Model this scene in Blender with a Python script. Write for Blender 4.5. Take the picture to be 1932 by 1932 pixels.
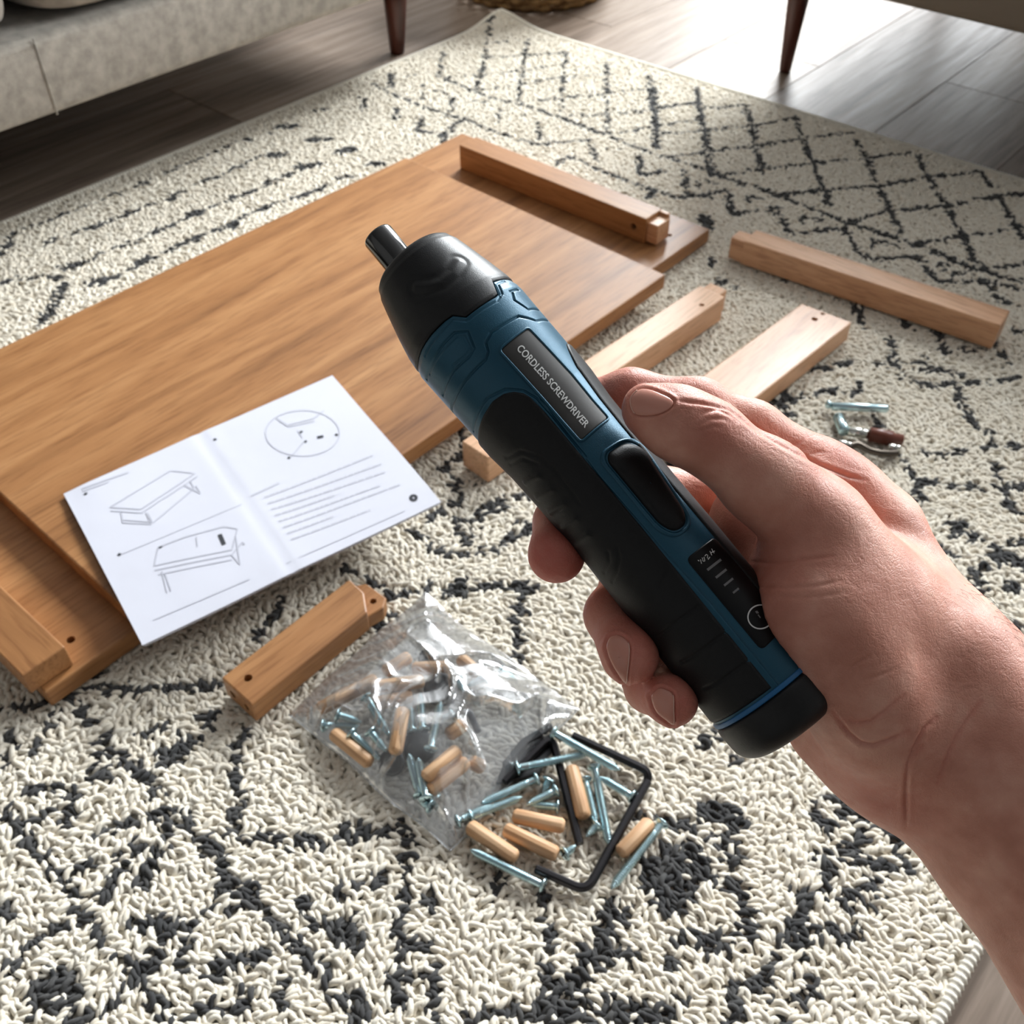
import bpy, bmesh, math, random
import numpy as np
from mathutils import Vector, Matrix
from mathutils.bvhtree import BVHTree

random.seed(7)
RNG = np.random.default_rng(11)
D = bpy.data
SC = bpy.context.scene
COL = SC.collection
for o in list(D.objects):
    D.objects.remove(o)

# ------------------------------------------------------------------ camera
FPX = 1900.0                       # focal length in pixels of the 1932 px frame
CAM = np.array([1.259, -1.429, 0.65])
PITCH = math.radians(44.7)
HEAD = math.atan2(0.653, 0.757)
_c, _s = math.cos(HEAD), math.sin(HEAD)
RIGHT = np.array([_c, _s, 0.0])
_fh = np.array([-_s, _c, 0.0])
FWD = _fh * math.cos(PITCH) + np.array([0, 0, -math.sin(PITCH)])
UPV = _fh * math.sin(PITCH) + np.array([0, 0, math.cos(PITCH)])


def ray(x, y):
    return FWD + RIGHT * (x - 966) / FPX - UPV * (y - 966) / FPX


def F(x, y, h=0.0):
    """point at height h seen at pixel (x, y)"""
    d = ray(x, y)
    return CAM + d * ((h - CAM[2]) / d[2])


def P(x, y, z):
    """point at depth z seen at pixel (x, y)"""
    return CAM + ray(x, y) * z


def cam2world(p):
    p = np.asarray(p)
    return CAM + p[..., 0:1] * RIGHT - p[..., 1:2] * UPV + p[..., 2:3] * FWD


def pc(x, y, z):
    """pixel + depth -> camera coordinates (x right, y down, z forward)"""
    return np.array([(x - 966) / FPX * z, (y - 966) / FPX * z, z])


cd = D.cameras.new('camera')
cam = D.objects.new('camera', cd)
COL.objects.link(cam)
cd.sensor_width = 36.0
cd.lens = 36.0 * FPX / 1932.0
cd.clip_start = 0.02
cam.location = CAM
cam.rotation_euler = (math.pi / 2 - PITCH, 0, HEAD)
cd.dof.use_dof = True
cd.dof.focus_distance = 0.335
cd.dof.aperture_fstop = 26.0
SC.camera = cam

# ------------------------------------------------------------------ light
SC.view_settings.view_transform = 'Standard'
SC.view_settings.look = 'None'
SC.view_settings.gamma = 1.0
SC.view_settings.use_curve_mapping = False
SC.view_settings.exposure = 0.42
SC.cycles.max_bounces = 7
SC.cycles.diffuse_bounces = 3
SC.cycles.glossy_bounces = 3
SC.cycles.transmission_bounces = 4
SC.cycles.transparent_max_bounces = 10
SC.cycles.caustics_reflective = False
SC.cycles.caustics_refractive = False

W = D.worlds.new('overcast_sky')
SC.world = W
W.use_nodes = True
bg = W.node_tree.nodes['Background']
bg.inputs[0].default_value = (0.80, 0.90, 1.0, 1)
bg.inputs[1].default_value = 1.2


def area_light(name, loc, rot, sx, sy, power, color):
    l = D.lights.new(name, 'AREA')
    l.shape = 'RECTANGLE'
    l.size, l.size_y = sx, sy
    l.energy = power
    l.color = color
    o = D.objects.new(name, l)
    o.location = loc
    o.rotation_euler = rot
    COL.objects.link(o)
    return o


# sky light through the upper part of the left window, dimmer light off the ground outside through the lower part
area_light('daylight_left_window_sky', (-0.15, 1.93, 1.79), (-math.pi / 2, 0, 0), 1.15, 1.12, 225.0, (0.94, 0.98, 1.0))
area_light('daylight_left_window_ground', (-0.15, 1.93, 0.66), (-math.pi / 2, 0, 0), 1.15, 1.12, 26.0, (0.94, 0.98, 1.0))
area_light('added_right_window_light', (1.95, 1.93, 1.45), (-math.pi / 2, 0, 0), 1.45, 1.8, 150.0, (0.94, 0.98, 1.0))  # light of an added, unseen window that rims the hand from the right


# ------------------------------------------------------------------ object helpers
BASE = {}


def tag(o, label=None, cat=None, group=None, kind=None):
    if label:
        o['label'] = label
    if cat:
        o['category'] = cat
    if group:
        o['group'] = group
    if kind:
        o['kind'] = kind
    return o


def root(name, loc, label=None, cat=None, group=None, kind=None):
    o = D.objects.new(name, None)
    o.empty_display_size = 0.02
    o.location = loc
    COL.objects.link(o)
    BASE[o.name] = np.array(loc, float)
    return tag(o, label, cat, group, kind)


def make(name, verts, faces, mat, parent=None, smooth=True, local=False):
    """one mesh object; verts are world coordinates unless local"""
    v = np.asarray(verts, float)
    if parent is not None and not local:
        v = v - BASE[parent.name]
    me = D.meshes.new(name)
    if isinstance(faces, np.ndarray) and faces.ndim == 2:
        n, k = faces.shape
        me.vertices.add(len(v))
        me.vertices.foreach_set('co', v.astype(np.float32).ravel())
        me.loops.add(n * k)
        me.loops.foreach_set('vertex_index', faces.astype(np.int32).ravel())
        me.polygons.add(n)
        me.polygons.foreach_set('loop_start', np.arange(0, n * k, k, dtype=np.int32))
        me.polygons.foreach_set('loop_total', np.full(n, k, dtype=np.int32))
        me.update(calc_edges=True)
    else:
        me.from_pydata([tuple(x) for x in v], [], [tuple(int(i) for i in f) for f in faces])
        me.update()
    me.validate()
    if smooth:
        me.polygons.foreach_set('use_smooth', np.ones(len(me.polygons), dtype=bool))
    if mat:
        me.materials.append(mat)
    o = D.objects.new(name, me)
    COL.objects.link(o)
    if parent is not None:
        o.parent = parent
        BASE[o.name] = BASE[parent.name]
    else:
        BASE[o.name] = np.zeros(3)
    return o


def from_bm(name, bm, mat, parent=None, smooth=False, local=False):
    me = D.meshes.new(name)
    if parent is not None and not local:
        bmesh.ops.translate(bm, verts=bm.verts, vec=-Vector(BASE[parent.name]))
    bmesh.ops.recalc_face_normals(bm, faces=bm.faces)
    bm.to_mesh(me)
    bm.free()
    if smooth:
        for p in me.polygons:
            p.use_smooth = True
    if mat:
        me.materials.append(mat)
    o = D.objects.new(name, me)
    COL.objects.link(o)
    if parent is not None:
        o.parent = parent
        BASE[o.name] = BASE[parent.name]
    else:
        BASE[o.name] = np.zeros(3)
    return o


def bm_box(x0, x1, y0, y1, z0, z1, bev=0.0, seg=2, bm=None):
    own = bm is None
    b2 = bmesh.new()
    bmesh.ops.create_cube(b2, size=1.0)
    for v in b2.verts:
        v.co = Vector(((x0 + x1) / 2 + v.co.x * (x1 - x0), (y0 + y1) / 2 + v.co.y * (y1 - y0), (z0 + z1) / 2 + v.co.z * (z1 - z0)))
    if bev > 0:
        bmesh.ops.bevel(b2, geom=list(b2.edges), offset=bev, segments=seg, affect='EDGES', profile=0.5)
    if own:
        return b2
    me = D.meshes.new('tmp')
    b2.to_mesh(me)
    b2.free()
    bm.from_mesh(me)
    D.meshes.remove(me)
    return bm


def box(name, x0, x1, y0, y1, z0, z1, mat, parent=None, bev=0.0, seg=2, smooth=False):
    return from_bm(name, bm_box(x0, x1, y0, y1, z0, z1, bev, seg), mat, parent, smooth)


def bm_prism(poly, z0, z1, bev=0.0, seg=2):
    """vertical prism over an xy outline, edges bevelled"""
    bm = bmesh.new()
    lo = [bm.verts.new((p[0], p[1], z0)) for p in poly]
    hi = [bm.verts.new((p[0], p[1], z1)) for p in poly]
    n = len(poly)
    bm.faces.new(hi)
    bm.faces.new(lo[::-1])
    for i in range(n):
        bm.faces.new((lo[i], lo[(i + 1) % n], hi[(i + 1) % n], hi[i]))
    bmesh.ops.recalc_face_normals(bm, faces=bm.faces)
    if bev > 0:
        bmesh.ops.bevel(bm, geom=list(bm.edges), offset=bev, segments=seg, affect='EDGES', profile=0.5)
    return bm


def lathe(profile, n=24, axis='X', cap=True):
    """profile [(along, radius)] -> verts, faces round the axis"""
    V, Fc = [], []
    for a, r in profile:
        for j in range(n):
            t = 2 * math.pi * j / n
            c, s = r * math.cos(t), r * math.sin(t)
            V.append((a, c, s) if axis == 'X' else (c, s, a))
    m = len(profile)
    for i in range(m - 1):
        for j in range(n):
            a, b = i * n + j, i * n + (j + 1) % n
            Fc.append((a, b, b + n, a + n))
    if cap:
        Fc.append(tuple(range(n))[::-1])
        Fc.append(tuple((m - 1) * n + j for j in range(n)))
    return np.array(V, float), Fc


def tube(pts, rad, n=8, cap=True):
    """tube along a polyline of world points; rad scalar or per point"""
    pts = np.asarray(pts, float)
    m = len(pts)
    rad = np.full(m, rad) if np.isscalar(rad) else np.asarray(rad, float)
    tg = np.gradient(pts, axis=0)
    tg /= np.linalg.norm(tg, axis=1)[:, None] + 1e-12
    ref = np.array([0, 0, 1.0]) if abs(tg[0][2]) < 0.9 else np.array([1.0, 0, 0])
    nx = np.cross(tg[0], ref)
    nx /= np.linalg.norm(nx)
    V = np.zeros((m, n, 3))
    ang = np.arange(n) * 2 * math.pi / n
    for i in range(m):
        nx = nx - tg[i] * (nx @ tg[i])
        nx /= np.linalg.norm(nx) + 1e-12
        ny = np.cross(tg[i], nx)
        V[i] = pts[i] + rad[i] * (np.cos(ang)[:, None] * nx + np.sin(ang)[:, None] * ny)
    Fc = []
    for i in range(m - 1):
        for j in range(n):
            a, b = i * n + j, i * n + (j + 1) % n
            Fc.append((a, b, b + n, a + n))
    if cap:
        Fc.append(tuple(range(n))[::-1])
        Fc.append(tuple((m - 1) * n + j for j in range(n)))
    return V.reshape(-1, 3), Fc


def join(parts):
    V, Fc, k = [], [], 0
    for v, f in parts:
        V.append(np.asarray(v))
        Fc += [tuple(i + k for i in q) for q in f]
        k += len(v)
    return np.concatenate(V), Fc


def grid_faces(ni, nj, wrap=False):
    i, j = np.meshgrid(np.arange(ni - 1), np.arange(nj if wrap else nj - 1), indexing='ij')
    j2 = (j + 1) % nj
    return np.stack([i * nj + j, i * nj + j2, (i + 1) * nj + j2, (i + 1) * nj + j], -1).reshape(-1, 4)


def catmull(pts, n):
    pts = np.asarray(pts, float)
    p = np.vstack([2 * pts[0] - pts[1], pts, 2 * pts[-1] - pts[-2]])
    out = []
    for i in range(1, len(p) - 2):
        t = np.linspace(0, 1, n, endpoint=False)[:, None]
        a, b, c, d = p[i - 1], p[i], p[i + 1], p[i + 2]
        out.append(0.5 * (2 * b + (c - a) * t + (2 * a - 5 * b + 4 * c - d) * t ** 2 + (3 * b - a - 3 * c + d) * t ** 3))
    out.append(pts[-1:])
    return np.vstack(out)


def dup(o, parent=None):
    c = o.copy()
    COL.objects.link(c)
    if parent is not None:
        c.parent = parent
    for ch in list(o.children):
        dup(ch, c)
    return c


def cut(obj, cutters):
    """subtract meshes (verts, faces in world coords) from obj, for real drilled holes"""
    for v, f in cutters:
        me = D.meshes.new('cut')
        me.from_pydata([tuple(x) for x in v], [], f)
        co = D.objects.new('cut', me)
        COL.objects.link(co)
        md = obj.modifiers.new('b', 'BOOLEAN')
        md.operation = 'DIFFERENCE'
        md.solver = 'EXACT'
        md.object = co
        bpy.context.view_layer.update()
        dg = bpy.context.evaluated_depsgraph_get()
        new = D.meshes.new_from_object(obj.evaluated_get(dg))
        obj.modifiers.remove(md)
        old = obj.data
        obj.data = new
        D.objects.remove(co)
        D.meshes.remove(old)


def seg_dist(p, a, b):
    ab = b - a
    t = np.clip(((p - a) @ ab) / (ab @ ab + 1e-18), 0, 1)
    return np.linalg.norm(p - (a + t[:, None] * ab), axis=1)


def poly_dist(p, pl):
    d = np.full(len(p), 1e9)
    pl = np.asarray(pl, float)
    if len(pl) == 1:
        return np.linalg.norm(p - pl[0], axis=1)
    for i in range(len(pl) - 1):
        d = np.minimum(d, seg_dist(p, pl[i], pl[i + 1]))
    return d


# ------------------------------------------------------------------ materials
def srgb(r, g, b):
    f = lambda c: (c / 255 / 12.92) if c / 255 <= 0.04045 else ((c / 255 + 0.055) / 1.055) ** 2.4
    return (f(r), f(g), f(b), 1)


class Mat:
    def __init__(s, name, color=(0.8, 0.8, 0.8, 1), rough=0.5, **kw):
        s.m = D.materials.new(name)
        s.m.use_nodes = True
        s.t = s.m.node_tree
        s.b = s.t.nodes['Principled BSDF']
        s.b.inputs['Base Color'].default_value = color
        s.b.inputs['Roughness'].default_value = rough
        for k, v in kw.items():
            s.b.inputs[k.replace('_', ' ')].default_value = v

    def n(s, typ, **kw):
        nd = s.t.nodes.new(typ)
        for k, v in kw.items():
            if k.startswith('i_'):
                key = k[2:].replace('_', ' ')
                nd.inputs[int(key) if key.isdigit() else key].default_value = v
            else:
                setattr(nd, k, v)
        return nd

    def l(s, a, b):
        s.t.links.new(a, b)

    def coords(s, scale=(1, 1, 1), kind='Object', rot=(0, 0, 0)):
        tc = s.n('ShaderNodeTexCoord')
        mp = s.n('ShaderNodeMapping')
        mp.inputs['Scale'].default_value = scale
        mp.inputs['Rotation'].default_value = rot
        s.l(tc.outputs[kind], mp.inputs[0])
        return mp.outputs[0]

    def noise(s, vec, scale, detail=3, rough=0.5, dist=0.0):
        n = s.n('ShaderNodeTexNoise', i_Scale=scale, i_Detail=detail, i_Roughness=rough, i_Distortion=dist)
        s.l(vec, n.inputs['Vector'])
        return n.outputs['Fac']

    def ramp(s, fac, stops):
        r = s.n('ShaderNodeValToRGB')
        e = r.color_ramp.elements
        while len(e) > 1:
            e.remove(e[-1])
        e[0].position, e[0].color = stops[0]
        for p, c in stops[1:]:
            q = e.new(p)
            q.color = c
        s.l(fac, r.inputs[0])
        return r.outputs[0]

    def mix(s, fac, a, b, mode='MIX'):
        m = s.n('ShaderNodeMix', data_type='RGBA', blend_type=mode)
        for k, v in ((0, fac), (6, a), (7, b)):
            if hasattr(v, 'links'):
                s.l(v, m.inputs[k])
            else:
                m.inputs[k].default_value = v
        return m.outputs[2]

    def math(s, op, a, b=0.0):
        m = s.n('ShaderNodeMath', operation=op)
        for k, v in ((0, a), (1, b)):
            if hasattr(v, 'links'):
                s.l(v, m.inputs[k])
            else:
                m.inputs[k].default_value = v
        return m.outputs[0]

    def bump(s, h, dist, strength=1.0, prev=None):
        b = s.n('ShaderNodeBump', i_Strength=strength, i_Distance=dist)
        s.l(h, b.inputs['Height'])
        if prev is not None:
            s.l(prev, b.inputs['Normal'])
        s.l(b.outputs[0], s.b.inputs['Normal'])
        return b.outputs[0]

    def col(s, c):
        s.l(c, s.b.inputs['Base Color'])

    def rough(s, r):
        s.l(r, s.b.inputs['Roughness'])


def wood(name, dark, mid, light, along='Y', rough=0.42, seed=0.0):
    m = Mat(name, mid, rough)
    sc = {'X': (3.0, 45, 45), 'Y': (45, 3.0, 45), 'Z': (45, 45, 3.0)}[along]
    tc = m.n('ShaderNodeTexCoord')
    info = m.n('ShaderNodeObjectInfo')
    add = m.n('ShaderNodeVectorMath', operation='ADD')
    off = m.n('ShaderNodeCombineXYZ')
    r = m.math('MULTIPLY', info.outputs['Random'], 9.0)
    for k in range(3):
        m.l(r, off.inputs[k])
    m.l(tc.outputs['Object'], add.inputs[0])
    m.l(off.outputs[0], add.inputs[1])
    mp = m.n('ShaderNodeMapping')
    mp.inputs['Scale'].default_value = sc
    m.l(add.outputs[0], mp.inputs[0])
    g1 = m.noise(mp.outputs[0], 1.0, 4, 0.6, 0.6)
    mp2 = m.n('ShaderNodeMapping')
    mp2.inputs['Scale'].default_value = tuple(x * 0.28 for x in sc)
    m.l(add.outputs[0], mp2.inputs[0])
    g2 = m.noise(mp2.outputs[0], 1.0, 3, 0.5, 1.2)
    mp3 = m.n('ShaderNodeMapping')
    mp3.inputs['Scale'].default_value = tuple(x * 9 for x in sc)
    m.l(add.outputs[0], mp3.inputs[0])
    g3 = m.noise(mp3.outputs[0], 1.0, 2)
    f = m.math('ADD', m.math('MULTIPLY', g1, 0.55), m.math('MULTIPLY', g2, 0.45))
    c = m.ramp(f, [(0.30, dark), (0.50, mid), (0.68, light)])
    pores = m.ramp(g3, [(0.36, (0.62, 0.55, 0.5, 1)), (0.48, (1, 1, 1, 1))])
    m.col(m.mix(0.55, c, pores, 'MULTIPLY'))
    m.bump(g3, 0.0002, 0.5)
    m.b.inputs['Specular IOR Level'].default_value = 0.4
    return m.m

# ================================================================== the room
M_WALL = Mat('wall_paint', srgb(118, 116, 114), 0.8).m
M_CEIL = Mat('ceiling_paint', srgb(134, 134, 135), 0.85).m
M_WHITE = Mat('white_frame_paint', srgb(240, 240, 238), 0.4).m
g = Mat('window_glass', (1, 1, 1, 1), 0.0)
g.t.nodes.remove(g.b)
_tr = g.n('ShaderNodeBsdfTransparent')
_gl = g.n('ShaderNodeBsdfGlossy', i_Roughness=0.0)
_mx = g.n('ShaderNodeMixShader', i_0=0.06)
g.l(_tr.outputs[0], _mx.inputs[1])
g.l(_gl.outputs[0], _mx.inputs[2])
g.l(_mx.outputs[0], g.t.nodes['Material Output'].inputs[0])
M_GLASS = g.m

m = Mat('grey_laminate', (0.2, 0.18, 0.16, 1), 0.3)
tc = m.n('ShaderNodeTexCoord')
inf = m.n('ShaderNodeObjectInfo')
addv = m.n('ShaderNodeVectorMath', operation='ADD')
cmb = m.n('ShaderNodeCombineXYZ')
rr = m.math('MULTIPLY', inf.outputs['Random'], 13.0)
for k in range(3):
    m.l(rr, cmb.inputs[k])
m.l(tc.outputs['Object'], addv.inputs[0])
m.l(cmb.outputs[0], addv.inputs[1])
mp = m.n('ShaderNodeMapping')
mp.inputs['Scale'].default_value = (70, 4.5, 10)
m.l(addv.outputs[0], mp.inputs[0])
mpb = m.n('ShaderNodeMapping')
mpb.inputs['Scale'].default_value = (14, 1.2, 10)
m.l(addv.outputs[0], mpb.inputs[0])
ga = m.noise(mp.outputs[0], 1.0, 4, 0.65, 0.3)
gb = m.noise(mpb.outputs[0], 1.0, 3, 0.5, 0.8)
fv = m.math('ADD', m.math('MULTIPLY', ga, 0.6), m.math('MULTIPLY', gb, 0.4))
cc = m.ramp(fv, [(0.32, srgb(98, 84, 73)), (0.5, srgb(140, 124, 111)), (0.66, srgb(166, 151, 138))])
tone = m.ramp(inf.outputs['Random'], [(0.0, (0.82, 0.82, 0.82, 1)), (1.0, (1.08, 1.06, 1.04, 1))])
m.col(m.mix(1.0, cc, tone, 'MULTIPLY'))
m.rough(m.ramp(ga, [(0.3, (0.46, 0.46, 0.46, 1)), (0.7, (0.36, 0.36, 0.36, 1))]))
m.bump(ga, 0.0005, 0.35)
m.b.inputs['Specular IOR Level'].default_value = 0.22
M_FLOOR = m.m

X0, X1, Y0, Y1, ZC = -0.95, 3.45, -3.3, 1.75, 2.5
floor = box('floor', X0, X1, Y0, Y1, -0.06, -0.008, Mat('floor_underlay', srgb(60, 54, 50), 0.8).m)
tag(floor, kind='structure')
PW, PL = 0.185, 1.29
bm0 = {}
rows = int((X1 - X0) / PW) + 1
for i in range(rows):
    xa = X0 + i * PW
    xb = min(xa + PW, X1)
    off = -((i * 0.47) % 1.0) * PL
    y = Y0 + off
    while y < Y1:
        ya, yb = max(y, Y0), min(y + PL, Y1)
        if yb - ya > 0.02 and -2.3 < ya < 1.75:
            key = (round(xb - xa, 4), round(yb - ya, 4))
            if key not in bm0:
                bm_ = bm_box(0.0002, key[0] - 0.0002, 0.0002, key[1] - 0.0002, -0.008, 0.0, 0.0009, 1)
                me = D.meshes.new('plank')
                bmesh.ops.recalc_face_normals(bm_, faces=bm_.faces)
                bm_.to_mesh(me)
                bm_.free()
                me.materials.append(M_FLOOR)
                bm0[key] = me
            o = D.objects.new('plank', bm0[key])
            o.location = (xa, ya, 0)
            o.parent = floor
            COL.objects.link(o)
        y += PL


def wall(name, x0, x1, y0, y1, holes=()):
    """wall box with window openings (a, b, low, high) along its length"""
    bm = bmesh.new()
    x = x0
    for a, b, lo, hi in holes:
        bm_box(x, a, y0, y1, 0, ZC, bm=bm)
        if lo > 0:
            bm_box(a, b, y0, y1, 0, lo, bm=bm)
        bm_box(a, b, y0, y1, hi, ZC, bm=bm)
        x = b
    bm_box(x, x1, y0, y1, 0, ZC, bm=bm)
    return tag(from_bm(name, bm, M_WALL), kind='structure')


WINS = [(-0.74, 0.44, 0.08, 2.36), (1.2, 2.7, 0.5, 2.36)]  # second opening is added out of view, to rim the hand
wall('wall_back', X0, X1, Y1, Y1 + 0.12, WINS)
wall('wall_left', X0 - 0.12, X0, Y0, Y1)
wall('wall_right', X1, X1 + 0.12, Y0, Y1)
wall('wall_front', X0, X1, Y0 - 0.12, Y0)
tag(box('ceiling', X0 - 0.12, X1 + 0.12, Y0 - 0.12, Y1 + 0.12, ZC, ZC + 0.1, M_CEIL), kind='structure')
for k, (a0, b0, lo, hi) in enumerate(WINS):
    w = root('window_%d' % (k + 1), ((a0 + b0) / 2, Y1 + 0.06, lo), kind='structure')
    mid = (a0 + b0) / 2
    bm = bmesh.new()
    for a, b, c, d in ((a0, a0 + .05, lo, hi), (b0 - .05, b0, lo, hi), (a0, b0, lo, lo + .05), (a0, b0, hi - .05, hi), (mid - .025, mid + .025, lo, hi)):
        bm_box(a, b, Y1 + .03, Y1 + .09, c, d, 0.004, 1, bm)
    from_bm('window_frame', bm, M_WHITE, w)
    box('pane', a0 + .05, mid - .025, Y1 + .055, Y1 + .061, lo + .05, hi - .05, M_GLASS, w)
    box('pane', mid + .025, b0 - .05, Y1 + .055, Y1 + .061, lo + .05, hi - .05, M_GLASS, w)

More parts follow.
